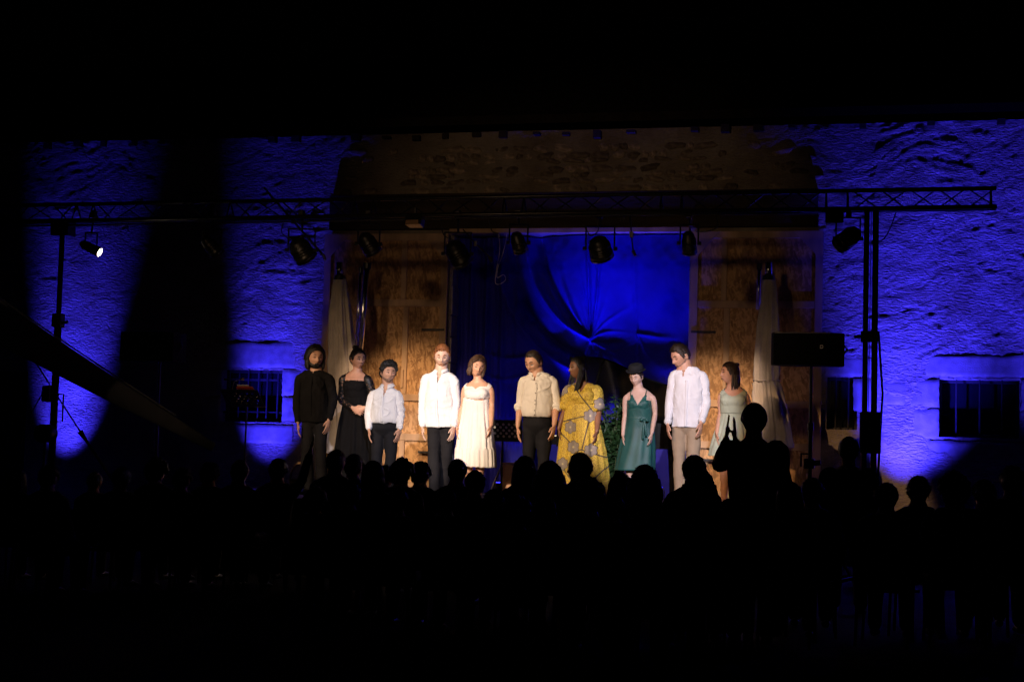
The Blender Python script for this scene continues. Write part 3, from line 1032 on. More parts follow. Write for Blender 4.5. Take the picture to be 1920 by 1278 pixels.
# ------------------------------------------------------------------ towers
def tower(utop, vtop, ubot, Y, label, double):
    a = P(utop, vtop, Y)
    e = empty('lift_tower', (a.x, Y, 0), label, 'tower')
    x = a.x
    if not double:
        MB().tube([(x, Y, 2.0), (x, Y, 4.1)], .032, 12).build('inner_mast', 'dark_metal', e, smooth=True)
        MB().tube([(x, Y, .15), (x, Y, 2.9)], .045, 12).build('outer_mast', 'dark_metal', e, smooth=True)
        MB().box(x - .06, x + .06, Y - .06, Y + .06, 2.75, 2.92).build('collar', 'dark_metal', e, bevel=.01)
        MB().tube([(x + .05, Y, 2.8), (x + .13, Y, 2.82)], .018, 8).build('knob', 'dark_metal', e)
        MB().box(x - .13, x - .02, Y - .1, Y + .06, 1.82, 2.02).build('winch', 'dark_metal', e, bevel=.015)
        MB().tube([(x + .04, Y, 1.92), (x + .12, Y, 1.92), (x + .12, Y, 1.58), (x + .04, Y, 1.58)], .009, 6).build('guard_loop', 'dark_metal', e)
        MB().tube([(x - .16, Y, 1.95), (x - .30, Y - .02, 1.68)], .008, 6).build('crank', 'dark_metal', e)
    else:
        for s, r in ((-1, .030), (1, .034)):
            MB().tube([(x + s * .052, Y, .15), (x + s * .048, Y, 4.15)], r, 12).build('mast', 'dark_metal', e, smooth=True)
        MB().box(x - .10, x + .10, Y - .07, Y + .07, 2.66, 2.78).build('collar', 'dark_metal', e, bevel=.01)
        MB().tube([(x - .10, Y, 2.72), (x - .17, Y, 2.72)], .02, 8).build('knob', 'dark_metal', e)
        MB().tube([(x + .09, Y, 2.78), (x + .14, Y, 2.1), (x + .10, Y, 1.2)], .014, 6).build('strap', 'black_cable', e)
        MB().box(x - .10, x + .13, Y - .09, Y + .09, 1.45, 1.9).build('winch', 'dark_metal', e, bevel=.02)
        MB().tube([(x, Y - .01, 4.1), (x - .01, Y, 1.9)], .006, 6).build('lift_cable', 'steel', e)
    MB().box(x - .14, x + .14, Y - .14, Y + .14, .08, .22).build('base', 'dark_metal', e, bevel=.01)
    for k in range(4):
        an = math.pi / 4 + k * math.pi / 2
        MB().tube([(x, Y, .14), (x + .75 * math.cos(an), Y + .75 * math.sin(an), .03)], .022, 8).build('leg', 'dark_metal', e)
    return e


tower(118, 415, 100, -3.42, 'single black wind up tower carrying the left truss end', False)
tower(1634, 395, 1628, -3.42, 'twin pole black lift tower holding up the right truss end', True)
# guy rope at the left tower with its turnbuckle
a, b_ = P(62, 672, -3.5), P(150, 808, -3.3)
g = empty('guy_rope', b_, 'thin dark guy rope running down right past the left tower', 'rope')
MB().tube([a, b_], .010, 6).build('rope', 'black_cable', g)
MB().tube([b_, b_ + (b_ - a).normalized() * .14], [.035, .02], 8).build('turnbuckle', 'dark_metal', g)
MB().tube([b_ + (b_ - a).normalized() * .12, P(215, 905, -3.1)], .02, 6).build('strap', 'black_cable', g)
# stretched strip of awning crossing the left tower
cl = [(-90, 555, 95, -8.2), (0, 606, 74, -7.4), (110, 672, 58, -6.6), (230, 742, 42, -5.9), (330, 798, 27, -5.4), (400, 838, 17, -5.1)]
vs, fs = [], []
for i, (u, v, wd, Y) in enumerate(cl):
    p = P(u, v, Y)
    h = wd / PXM(u, Y) / 2
    for k in range(12):
        th = 2 * math.pi * k / 12
        n_ = Vector((.5, 0, .866)) * math.cos(th) * h + Vector((0, 1, 0)) * math.sin(th) * h * .35
        vs.append(p + n_)
for i in range(len(cl) - 1):
    for k in range(12):
        fs.append((i * 12 + k, i * 12 + (k + 1) % 12, (i + 1) * 12 + (k + 1) % 12, (i + 1) * 12 + k))
fs += [tuple(range(12))[::-1], tuple(60 + k for k in range(12))]
aw = empty('furled_awning', P(110, 672, -6.6), 'broad black furled awning slanting down across the left tower', 'awning')
MB().add(vs, fs).build('cloth', 'cloth_black', aw, smooth=True)
MB().tube([P(u, v - wd * .6 - 3, Y - .05) for u, v, wd, Y in cl[:5]], .008, 6).build('cord', 'black_cable', aw)
# round black drum lamp low beside the left tower
p = P(85, 812, -3.9)
dr = empty('round_lamp', p, 'round black lamp head low down left of the left tower', 'lamp')
MB().tube([p + Vector((0, -.1, 0)), p + Vector((0, -.09, 0)), p + Vector((0, .1, 0)), p + Vector((0, .14, 0))], [.09, .11, .11, .06], 20).build('housing', 'black_metal', dr, smooth=True)
MB().tube([p + Vector((0, 0, -.1)), Vector((p.x, p.y, .02))], .018, 8).build('pole', 'dark_metal', dr)
MB().tube([Vector((p.x, p.y, .0)), Vector((p.x, p.y, .03))], .16, 16).build('base', 'dark_metal', dr)

# ------------------------------------------------------------------ loudspeakers
def speaker(u0, v0, u1, v1, Y, label, chamfer, pole_u):
    a, b_ = P(u0, v0, Y), P(u1, v1, Y)
    cx = (a.x + b_.x) / 2
    e = empty('loudspeaker', (P(pole_u, v1, Y).x, Y, b_.z), label, 'loudspeaker')
    c = chamfer
    y0, y1 = Y - .16, Y + .2
    pl = [(a.x, y0), (b_.x - c * .2, y0), (b_.x + c, y0 + .18), (b_.x + c * .8, y1), (a.x + c * .5, y1), (a.x - c * .3, y0 + .16)]
    MB().prism([(x, y, b_.z) for x, y in pl][::-1], (0, 0, a.z - b_.z)).build('cabinet', 'black_speaker', e, bevel=.008)
    MB().box(a.x + .03, b_.x - .05, y0 - .012, y0 - .002, b_.z + .03, a.z - .03).build('grille', 'black_speaker', e)
    MB().box(a.x + .01, b_.x - .01, y0 - .006, y0 - .0015, a.z - .014, a.z - .004).build('trim', 'dark_metal', e)
    MB().tube([(b_.x + c * .75, Y - .03, (a.z + b_.z) / 2 - .07), (b_.x + c + .03, Y, (a.z + b_.z) / 2), (b_.x + c * .8, Y + .03, (a.z + b_.z) / 2 + .07)], .012, 6).build('handle', 'black_metal', e)
    q = P(u0 + (u1 - u0) * .83, v0 + 28, Y)
    bd = MB()
    for (dx0, dx1, dz0, dz1) in ((-.016, .016, .012, .016), (-.016, .016, -.016, -.012), (-.016, -.012, -.012, .012), (.012, .016, -.012, .012)):
        bd.box(q.x + dx0, q.x + dx1, y0 - .018, y0 - .013, q.z + dz0, q.z + dz1)
    bd.build('badge', 'steel', e)
    x = P(pole_u, v1, Y).x
    s = empty('speaker_stand', (x, Y, 0), label.replace('loudspeaker', 'stand').replace('wide', 'tripod').replace('square', 'tripod') + ', holding the speaker', 'speaker stand')
    MB().tube([(x, Y, 1.2), (x, Y, b_.z)], .018, 10).build('inner_pole', 'dark_metal', s)
    MB().tube([(x, Y, .35), (x, Y, 1.75)], .024, 10).build('outer_pole', 'dark_metal', s)
    MB().tube([(x, Y, 1.68), (x, Y, 1.76)], .036, 10).build('collar', 'black_metal', s)
    for k in range(3):
        an = k * 2 * math.pi / 3 + .5
        MB().tube([(x, Y, .95), (x + .55 * math.cos(an), Y + .55 * math.sin(an), .02)], .012, 8).build('leg', 'dark_metal', s)
    return e, s


e1, s1 = speaker(237, 623, 334, 678, -2.0, 'square black loudspeaker with small badge, left of the barred window', .02, 300)
s1['label'] = 'thin dark tripod stand under the speaker left of the barred window'
e2, s2 = speaker(1453, 624, 1560, 686, -3.75, 'wide black loudspeaker with angled side, over the right door leaf', .13, 1521)
s2['label'] = 'dark tripod stand with clamp under the speaker before the right door leaf'
# clamp light on the right stand
p = P(1517, 868, -3.8)
cl_ = empty('clamp_lamp', p, 'small square black lamp clamped low on the right speaker stand', 'lamp')
MB().box(p.x - .055, p.x + .055, p.y - .06, p.y + .06, p.z - .06, p.z + .05).build('housing', 'black_metal', cl_, bevel=.012)
MB().tube([p + Vector((-.085, 0, -.04)), p + Vector((-.085, 0, .10)), p + Vector((.03, 0, .10))], .012, 6).build('bracket', 'black_metal', cl_)
MB().tube([p + Vector((.05, 0, 0)), p + Vector((.12, 0, .01))], .03, 10).build('knob', 'black_metal', cl_)

# ------------------------------------------------------------------ uplighters at the wall
def uplighter(x, y, z, label):
    e = empty('uplighter', (x, y, z), label, 'uplighter', 'blue uplighters at the foot of the wall')
    MB().lathe((x, y, z), [(.05, .0), (.085, .02), (.09, .10), (.095, .14)], 16).build('housing', 'black_metal', e, smooth=True)
    MB().lathe((x, y, z), [(.08, .141), (.075, .146)], 16).build('lens', 'blue_lens', e)
    for s in (-1, 1):
        MB().box(x + s * .105 - .005, x + s * .105 + .005, y - .015, y + .015, z - .02, z + .10).build('bracket', 'black_metal', e)
    MB().box(x - .12, x + .12, y - .07, y + .07, z - .03, z - .02).build('foot', 'black_metal', e)


for (x, pw, ha), lab in zip(UPL, ['blue uplighter at the wall foot beside the left tower', 'blue uplighter below the left barred window', 'blue uplighter at the wall foot behind the right tower', 'blue uplighter at the far right end of the wall']):
    uplighter(x, -.92, .03, lab)
for x_, lab in ((.62, 'blue uplighter on the stage behind the cream shirt, second from the left'), (1.12, 'blue uplighter on the stage behind the yellow dress'), (1.62, 'blue uplighter on the stage behind the potted plant'), (2.12, 'blue uplighter on the stage behind the piano tail')):
    uplighter(x_, -.50, FLOOR + .02, lab)
uplighter(.05, -.62, FLOOR + .02, 'blue uplighter on the stage behind the white dress, leftmost in the doorway')

# ------------------------------------------------------------------ parasols
def parasol(axis_px, Y, rings, label, tie, flare, mast, cap):
    """closed parasol: fabric hanging in folds; rings (v, half width px)"""
    top = P(*axis_px[0], Y)
    bot = P(*axis_px[1], Y)
    e = empty('parasol', (bot.x, Y, FLOOR), label, 'parasol', 'closed parasols beside the doors')
    s = PXM(axis_px[0][0], Y)
    n = 84
    vs, fs = [], []
    dense = []
    for i in range(len(rings) - 1):
        for k in range(8):
            t = k / 8
            dense.append(tuple(a + (b_ - a) * t for a, b_ in zip(rings[i], rings[i + 1])))
    dense.append(rings[-1])
    for i, (u, v, hw) in enumerate(dense):
        c = P(u, v, Y)
        r = hw / s
        fr = i / len(dense)
        for k in range(n):
            th = 2 * math.pi * k / n
            ft = (1 - 2 * abs(math.sin(4 * th + .8 * math.sin(fr * 5) + .6)) ** .6) * .8 + math.sin(15 * th + 3 * fr) * .28
            q = r * (.96 + .20 * ft * min(1, fr * 4 + .2)) + .004 * math.sin(23 * th)
            vs.append(c + Vector((q * math.cos(th), q * .8 * math.sin(th), 0)))
    for i in range(len(dense) - 1):
        for k in range(n):
            fs.append((i * n + k, i * n + (k + 1) % n, (i + 1) * n + (k + 1) % n, (i + 1) * n + k))
    fs.append(tuple(range(n))[::-1])
    MB().add(vs, fs).build('canopy', 'parasol_cloth', e, smooth=True)
    MB().tube([(bot.x, Y, FLOOR), top + Vector((0, 0, .02))], .024, 12).build('pole', 'steel', e, smooth=True)
    a, b_ = cap
    MB().tube([P(*a, Y), P(*b_, Y)], [.045, .05], 14).build('cap', 'chrome', e, smooth=True)
    MB().tube([P(*b_, Y) + Vector((0, 0, .01)), P(*b_, Y) - Vector((0, 0, .05))], [.075, .085], 14).build('crown_hub', 'black_metal', e)
    if tie:
        u, v, hw = tie
        c = P(u, v, Y)
        r = hw / s * 1.02
        MB().tube([c + Vector((r * math.cos(t * .4), r * .82 * math.sin(t * .4), .01 * math.sin(t))) for t in range(17)], .008, 6).build('tie', 'parasol_cloth', e)
    for q in mast:
        (ua, va), (ub, vb), r, Ym = q
        MB().tube([P(ua, va, Ym), P(ub, vb, Ym)], r, 12).build('side_mast', 'chrome', e, smooth=True)
        MB().tube([P(ua, va, Ym), P(ua, va, Ym) + Vector((0, 0, .08))], r * 1.35, 12).build('mast_cap', 'black_metal', e)
    MB().lathe((bot.x, Y, FLOOR), [(.32, 0), (.32, .05), (.06, .08), (.05, .3)], 24).build('base', 'steel', e)
    return e


parasol([(638, 515), (640, 900)], -1.0, [(637, 523, 13), (637, 545, 16), (638, 600, 22), (640, 650, 25), (642, 700, 28), (644, 760, 31), (646, 810, 33), (648, 850, 36)],
        'closed pale parasol at the left door leaf, twin chrome masts beside it', None, 0,
        [((688, 504), (675, 660), .042, -.8), ((676, 512), (668, 650), .02, -.85)], ((636, 492), (637, 518)))
parasol([(1441, 515), (1441, 900)], -1.0, [(1442, 522, 12), (1442, 545, 15), (1440, 600, 20), (1438, 650, 23), (1437, 700, 25), (1437, 713, 23), (1438, 722, 26), (1441, 760, 31), (1444, 800, 37), (1446, 838, 42)],
        'closed pale parasol tied low, in front of the right door leaf', (1437, 713, 24), 0,
        [((1424, 505), (1421, 580), .026, -.8)], ((1441, 492), (1441, 518)))

# ------------------------------------------------------------------ grand piano (tail towards the audience, lid open to the left)
K0 = P(1166, 780, -.95)
pa, pb = Vector((.91, -.415, 0)), Vector((-.415, -.91, 0))      # keyboard to tail, hinge side to curved side
PLEN = .72


def pw_(a, b_, z=0):
    """a: along the width from the hinge side, b_: from keyboard to tail"""
    return Vector((K0.x, K0.y, 0)) + pa * (b_ * PLEN) + pb * a + Vector((0, 0, z))


pl = [(0, 0), (1.40, 0), (1.40, .42), (1.38, .6), (1.30, .82), (1.14, 1.02), (.98, 1.2), (.88, 1.38), (.80, 1.56), (.66, 1.72), (.45, 1.78), (.18, 1.74), (0, 1.6)]
pf = curve([(a, b_) for a, b_ in pl[2:]], 4)
outline = [(0, 0), (1.40, 0)] + pf
pw = [pw_(a, b_) for a, b_ in outline]
pn = empty('grand_piano', pw_(.7, .8, FLOOR), 'black grand piano with raised lid standing before the backdrop curtain', 'piano')
rz0, rz1 = FLOOR + .66, FLOOR + .97
MB().prism([v + Vector((0, 0, rz0)) for v in pw], (0, 0, .05)).build('bottom_board', 'piano_black', pn)
ctr = pw_(.68, .75)
inner = [v.lerp(ctr, .05) for v in pw]
rim = MB()
n = len(pw)
vs = [v + Vector((0, 0, rz0 + .052)) for v in pw] + [v + Vector((0, 0, rz1)) for v in pw] + [v + Vector((0, 0, rz1)) for v in inner] + [v + Vector((0, 0, rz0 + .052)) for v in inner]
fs = []
for i in range(n):
    j = (i + 1) % n
    for a in range(4):
        b2 = (a + 1) % 4
        fs.append((a * n + i, a * n + j, b2 * n + j, b2 * n + i))
rim.add(vs, fs).build('rim', 'piano_black', pn)
MB().prism([v.lerp(ctr, .06) + Vector((0, 0, rz0 + .18)) for v in pw], (0, 0, .012)).build('soundboard', 'soundboard', pn)
LA = RAD(33)
lid = [pw_(a * math.cos(LA), b_, rz1 + .015 + a * math.sin(LA)) for a, b_ in outline]
MB().prism(lid, -pb * .02 * math.sin(LA) + Vector((0, 0, .02 * math.cos(LA)))).build('lid', 'piano_black', pn)
MB().tube([pw_(1.34, .5, rz1 - .05), pw_(1.05, .55, rz1 + .68)], .012, 8).build('prop_stick', 'piano_black', pn)
kb = [pw_(.05, -.02), pw_(1.35, -.02), pw_(1.35, -.24), pw_(.05, -.24)]
MB().prism([q + Vector((0, 0, rz0 + .02)) for q in kb], (0, 0, .1)).build('key_bed', 'piano_black', pn)
kb = [pw_(.10, -.03), pw_(1.30, -.03), pw_(1.30, -.22), pw_(.10, -.22)]
MB().prism([q + Vector((0, 0, rz0 + .122)) for q in kb], (0, 0, .014)).build('keyboard', 'ivory', pn)
for (a, b_) in ((.15, .15), (1.25, .15), (.45, 1.5)):
    q = pw_(a, b_)
    MB().tube([q + Vector((0, 0, FLOOR + .03)), q + Vector((0, 0, FLOOR + .3)), q + Vector((0, 0, rz0))], [.035, .045, .075], 12).build('leg', 'piano_black', pn)
q = pw_(.7, .2)
MB().box(q.x - .05, q.x + .05, q.y - .1, q.y + .1, FLOOR + .08, rz0).build('pedal_lyre', 'piano_black', pn)

# ------------------------------------------------------------------ music stands
def desk(e, c, W, H, tilt, mat='black_metal', holes=True, r0=.0):
    """perforated desk: a sheet with real round-ish holes, tilted back"""
    nxh, nzh = 14, 7
    rot = Matrix.Rotation(tilt, 3, 'X')
    mb = MB()
    cw, ch = W / nxh, H / nzh
    for j in range(nzh):
        for i in range(nxh):
            x0, z0 = -W / 2 + i * cw, j * ch
            hole = holes and (i + j) % 2 == 0 and 0 < j < nzh - 1 and 0 < i < nxh - 1
            sq = [(x0, z0), (x0 + cw, z0), (x0 + cw, z0 + ch), (x0, z0 + ch)]
            if not hole:
                mb.add([c + rot @ Vector((x, 0, z)) for x, z in sq], [(0, 1, 2, 3)])
            else:
                cx_, cz_ = x0 + cw / 2, z0 + ch / 2
                rr = min(cw, ch) * .48
                ring = [(cx_ + rr * math.cos(math.pi / 4 * k + math.pi * 1.25), cz_ + rr * math.sin(math.pi / 4 * k + math.pi * 1.25)) for k in range(8)]
                vs = [c + rot @ Vector((x, 0, z)) for x, z in sq + ring]
                mb.add(vs, [(0, 1, 6, 5, 4), (1, 2, 8, 7, 6), (2, 3, 10, 9, 8), (3, 0, 4, 11, 10)])
    o = mb.build('desk', mat, e)
    so = o.modifiers.new('thick', 'SOLIDIFY')
    so.thickness = .003
    lp = MB()
    lip0, lip1 = c + rot @ Vector((-W / 2, .0, 0)), c + rot @ Vector((W / 2, 0, 0))
    lp.tube([lip0 + Vector((0, .03, 0)), lip1 + Vector((0, .03, 0))], .008, 6).build('ledge', mat, e)
    return rot


def music_stand(u, v_bottom, Y, W, H, tilt, floor, label, papers=True):
    c = P(u, v_bottom, Y)
    e = empty('music_stand', (c.x, Y, floor), label, 'music stand')
    rot = desk(e, c, W, H, tilt)
    MB().tube([(c.x, Y + .01, floor + .35), (c.x, Y + .01, c.z + .05)], .012, 8).build('shaft', 'black_metal', e)
    MB().tube([(c.x, Y + .01, floor + .2), (c.x, Y + .01, floor + .6)], .017, 8).build('sleeve', 'black_metal', e)
    for k in range(3):
        an = k * 2 * math.pi / 3 + .3
        MB().tube([(c.x, Y, floor + .42), (c.x + .3 * math.cos(an), Y + .3 * math.sin(an), floor + .01)], .008, 6).build('leg', 'steel', e)
    return e, c, rot


e, c, rot = music_stand(942, 826, -2.45, .50, .26, RAD(14), FLOOR, 'black perforated music stand behind the woman in the white dress')
sh = [c + rot @ Vector((x, .006, z)) for x, z in ((-.22, .02), (.20, .02), (.20, .24), (-.22, .24))]
ps = MB().prism(sh, (0, .006, 0)).build('sheet_music', 'paper')
tag(ps, 'white sheet music resting on the perforated stand by the white dress', 'sheet music')
e, c, rot = music_stand(462, 762, -2.0, .52, .34, RAD(52), 0.0, 'tilted black music stand in front of the left barred window')
bk = [c + rot @ Vector((x, .012, z)) for x, z in ((-.03, .26), (.20, .26), (.20, .37), (-.03, .37))]
lq = c + rot @ Vector((-.02, .16, .36))  # small lamp with arm and head, added to make book and desk glow orange
MB().tube([c + rot @ Vector((-.10, .01, .33)), c + rot @ Vector((-.08, .10, .38)), lq], .006, 6).build('added_lamp_arm', 'black_metal', e)
MB().tube([lq, lq + Vector((.05, 0, 0))], [.016, .02], 10).build('added_lamp_head', 'black_metal', e)
spot('added_stand_lamp', lq + Vector((.03, 0, -.03)), c + rot @ Vector((.06, 0, .29)), 3.0, (1.0, .50, .2), 70, 1.0, .01)
bo = empty('open_book', bk[0], 'open book with red cover lying on the left music stand', 'book')
MB().prism(bk, rot @ Vector((0, .018, 0))).build('cover', 'book_red', bo)
bk2 = [c + rot @ Vector((x, .034, z)) for x, z in ((-.02, .27), (.14, .27), (.14, .385), (-.02, .385))]
MB().prism(bk2, rot @ Vector((0, .014, 0))).build('page', 'paper', bo)

# ------------------------------------------------------------------ crate, basket, paper and lit-floor sheets, plant
a, b_ = P(946, 869, -2.7), P(986, 905, -2.7)
cr = empty('wooden_crate', ((a.x + b_.x) / 2, -2.6, FLOOR), 'plain brown wooden crate standing left of the cream shirted man', 'crate')
for k in range(3):
    h0 = FLOOR + (a.z - FLOOR) * k / 3
    h1 = FLOOR + (a.z - FLOOR) * (k + 1) / 3
    MB().box(a.x, b_.x, -2.78, -2.765, h0 + .003, h1 - .003).build('board', 'crate_wood', cr, bevel=.002)
MB().box(a.x, b_.x, -2.76, -2.50, FLOOR, a.z - .004).build('case', 'crate_wood', cr, bevel=.004)
MB().box(a.x - .01, b_.x + .01, -2.79, -2.49, a.z, a.z + .015).build('lid', 'crate_wood', cr)
p = P(563, 905, -2.6)
bs = empty('wicker_basket', (p.x, -2.6, FLOOR), 'small wicker basket with a hoop handle, behind the bearded man in black', 'basket')
MB().lathe((p.x, -2.6, FLOOR), [(.10, 0), (.13, .10), (.14, .16), (.135, .165)], 22).build('bowl', 'wicker', bs, smooth=True)
MB().tube([(p.x + .135 * math.cos(t), -2.6, FLOOR + .15 + .22 * math.sin(t)) for t in [math.pi * k / 12 for k in range(13)]], .011, 8).build('handle', 'wicker', bs, smooth=True)
p = P(566, 898, -3.0)
vs = [(p.x + .13 * math.cos(k * .5236) * (1 + .2 * math.sin(k * 2.3)), -3.0 + .1 * math.sin(k * .5236), FLOOR + .01) for k in range(12)]
vs2 = [(x * .5 + p.x * .5, y * .5 - 1.5, FLOOR + .08 + .03 * math.sin(i * 1.7)) for i, (x, y, z) in enumerate(vs)] + [(p.x, -3.0, FLOOR + .1)]
mb = MB()
mb.add(vs + vs2, [(i, (i + 1) % 12, 12 + (i + 1) % 12, 12 + i) for i in range(12)] + [(12 + i, 12 + (i + 1) % 12, 24) for i in range(12)])
tag(mb.build('crumpled_cloth', 'linen', smooth=True), 'crumpled white cloth on the floor by the wicker basket', 'cloth')
for (u, v, Yp, lab) in ((948, 946, -3.9, 'white sheet of paper at the stage front left of the crate'), (1240, 950, -4.0, 'pale sheet standing in for lit stage floor between hat woman and chino man'),
                        (1484, 958, -4.2, 'pale sheet standing in for lit floor at the stage front, right of the clapping spectator')):
    p = P(u, v, Yp)  # the last two sheets stand in for lit patches of stage floor
    tag(MB().box(p.x - .15, p.x + .12, Yp - .12, Yp + .1, FLOOR + .004, FLOOR + .012, rot=Matrix.Rotation(.3, 3, 'Z')).build('floor_sheet', 'paper'), lab, 'paper')

p = P(1150, 905, -2.7)
pt = empty('potted_plant', (p.x, -2.7, FLOOR), 'leafy green potted plant between yellow dress and green dress', 'plant')
MB().lathe((p.x, -2.7, FLOOR), [(.10, 0), (.15, .26), (.165, .27), (.165, .30)], 18).build('pot', 'terracotta', pt, smooth=True)
st_, fo = MB(), MB()
for k in range(22):
    an = random.uniform(0, 2 * math.pi)
    ln = random.uniform(.45, 1.0)
    out = random.uniform(.05, .24)
    pts = [Vector((p.x, -2.7, FLOOR + .28)), Vector((p.x + out * .5 * math.cos(an), -2.7 + out * .4 * math.sin(an), FLOOR + .28 + ln * .55)), Vector((p.x + out * math.cos(an), -2.7 + out * .7 * math.sin(an), FLOOR + .28 + ln))]
    cv = [Vector(q) for q in curve([tuple(q) for q in pts], 6)]
    st_.tube(cv, .004, 5)
    for q in cv[2:]:
        for _ in range(4):
            d = Vector((random.gauss(0, 1), random.gauss(0, 1), random.gauss(.2, .7))).normalized()
            sd = d.cross(Vector((random.random(), random.random(), 1))).normalized()
            ll, lw = random.uniform(.05, .10), random.uniform(.018, .032)
            b0 = q + d * .01
            up = d.cross(sd) * .008
            fo.add([b0, b0 + d * ll * .4 + sd * lw - up, b0 + d * ll * .45 + up * 1.2, b0 + d * ll * .4 - sd * lw - up, b0 + d * ll], [(0, 1, 2), (0, 2, 3), (1, 4, 2), (2, 4, 3)])
st_.build('stem', 'stem_green', pt)
fo.build('foliage', 'leaf', pt, kind='stuff')


# ================================================================== PEOPLE
def ellipse_ring(c, ax, ay, rx, ry, n):
    return [c + ax * (rx * math.cos(2 * math.pi * k / n)) + ay * (ry * math.sin(2 * math.pi * k / n)) for k in range(n)]


def loft(mb, rings, n, cap=True):
    vs = [q for r in rings for q in r]
    fs = []
    for i in range(len(rings) - 1):
        for k in range(n):
            fs.append((i * n + k, i * n + (k + 1) % n, (i + 1) * n + (k + 1) % n, (i + 1) * n + k))
    if cap:
        fs.append(tuple(range(n))[::-1])
        fs.append(tuple((len(rings) - 1) * n + k for k in range(n)))
    mb.add(vs, fs)


def torso_loft(mb, secs, n=28, sub=4):
    """secs: (z, cx, cy, rx, ry) from low to high"""
    d = curve([tuple(s) for s in secs], sub)
    loft(mb, [ellipse_ring(Vector((cx, cy, z)), Vector((1, 0, 0)), Vector((0, 1, 0)), max(rx, .004), max(ry, .004), n) for z, cx, cy, rx, ry in d], n)


def limb(mb, pts, rads, n=14, sub=4, flat=None):
    """pts Vectors, rads floats or (ra, rb); flat: direction of the second radius"""
    rr = [(r, r) if not hasattr(r, '__len__') else r for r in rads]
    d = curve([(*p, *r) for p, r in zip(pts, rr)], sub)
    rings = []
    ref = Vector(flat) if flat is not None else Vector((0, 1, 0.01))
    for i, q in enumerate(d):
        p = Vector(q[:3])
        a, b_ = Vector(d[max(i - 1, 0)][:3]), Vector(d[min(i + 1, len(d) - 1)][:3])
        t = (b_ - a).normalized()
        s = t.cross(ref)
        if s.length < 1e-3:
            s = t.cross(Vector((1, 0, 0)))
        s.normalize()
        f = s.cross(t).normalized()
        rings.append(ellipse_ring(p, s, f, max(q[3], .002), max(q[4], .002), n))
    # rounded ends
    def capring(ring, c, t, r, sgn):
        return [c + (v - c) * .55 + t * r * .6 * sgn for v in ring]
    c0 = Vector(d[0][:3]); t0 = (Vector(d[1][:3]) - c0).normalized()
    c1 = Vector(d[-1][:3]); t1 = (c1 - Vector(d[-2][:3])).normalized()
    rings = [capring(rings[0], c0, t0, min(d[0][3], d[0][4]), -1)] + rings + [capring(rings[-1], c1, t1, min(d[-1][3], d[-1][4]), 1)]
    loft(mb, rings, n)


def g_(x):
    return np.exp(-x * x)


def head_points(a, e):
    """a azimuth (0 = face), e elevation, radians -> head-local points, face towards -y, unit head (0.23 m tall)"""
    x = .081 * np.sin(a) * np.cos(e)
    y = -.094 * np.cos(a) * np.cos(e)
    z = .116 * np.sin(e)
    y = np.where(y > 0, y * 1.06, y)
    low = np.clip(-z / .116, 0, 1)
    x = x * (1 - .30 * low ** 1.6)
    x = x * (1 + .04 * g_((z - .03) / .05))
    y = np.where(y > 0, y * (1 - .42 * low), y * (1 - .02 * low))
    fr = np.clip(-y / .05, 0, 1)
    y = y - fr * .010 * g_((z + .095) / .03) * g_(x / .045)
    nzp = np.where(z > -.034, g_((z + .034) / .030), g_((z + .034) / .009))
    y = y - fr * .029 * g_(x / np.where(z < -.02, .0145, .010)) * nzp
    y = y + fr * .015 * g_((np.abs(x) - .032) / .015) * g_((z - .000) / .013)
    y = y - fr * .005 * g_((z - .024) / .010) * g_(x / .045)
    y = y - fr * .007 * g_(x / .020) * g_((z + .064) / .010)
    y = y + fr * .004 * g_(x / .018) * g_((z + .080) / .006)
    y = y - fr * .005 * g_((np.abs(x) - .040) / .016) * g_((z + .025) / .02)
    return np.stack([x, y, z], -1)


def head_mesh(mb, T, scale=1.0, nu=44, nv=30):
    vs, fs = [], []
    for j in range(nv + 1):
        e = -math.pi / 2 + math.pi * j / nv
        for i in range(nu):
            a = 2 * math.pi * i / nu
            p = head_points(np.array(a if a <= math.pi else a - 2 * math.pi), np.array(e))
            vs.append(T(Vector(p) * scale))
    for j in range(nv):
        for i in range(nu):
            fs.append((j * nu + i, j * nu + (i + 1) % nu, (j + 1) * nu + (i + 1) % nu, (j + 1) * nu + i))
    mb.add(vs, fs)
    for s in (-1, 1):
        rings = []
        for k in range(7):
            t = -1 + 2 * k / 6
            r = math.sqrt(max(0, 1 - t * t)) + .02
            rings.append([T(Vector((s * (.079 + .006 * math.cos(th) * r + .004), .010 + .017 * math.sin(th) * r - .006 * t, -.006 + .031 * t)) * scale) for th in [2 * math.pi * q / 10 for q in range(10)]])
        loft(mb, rings, 10)


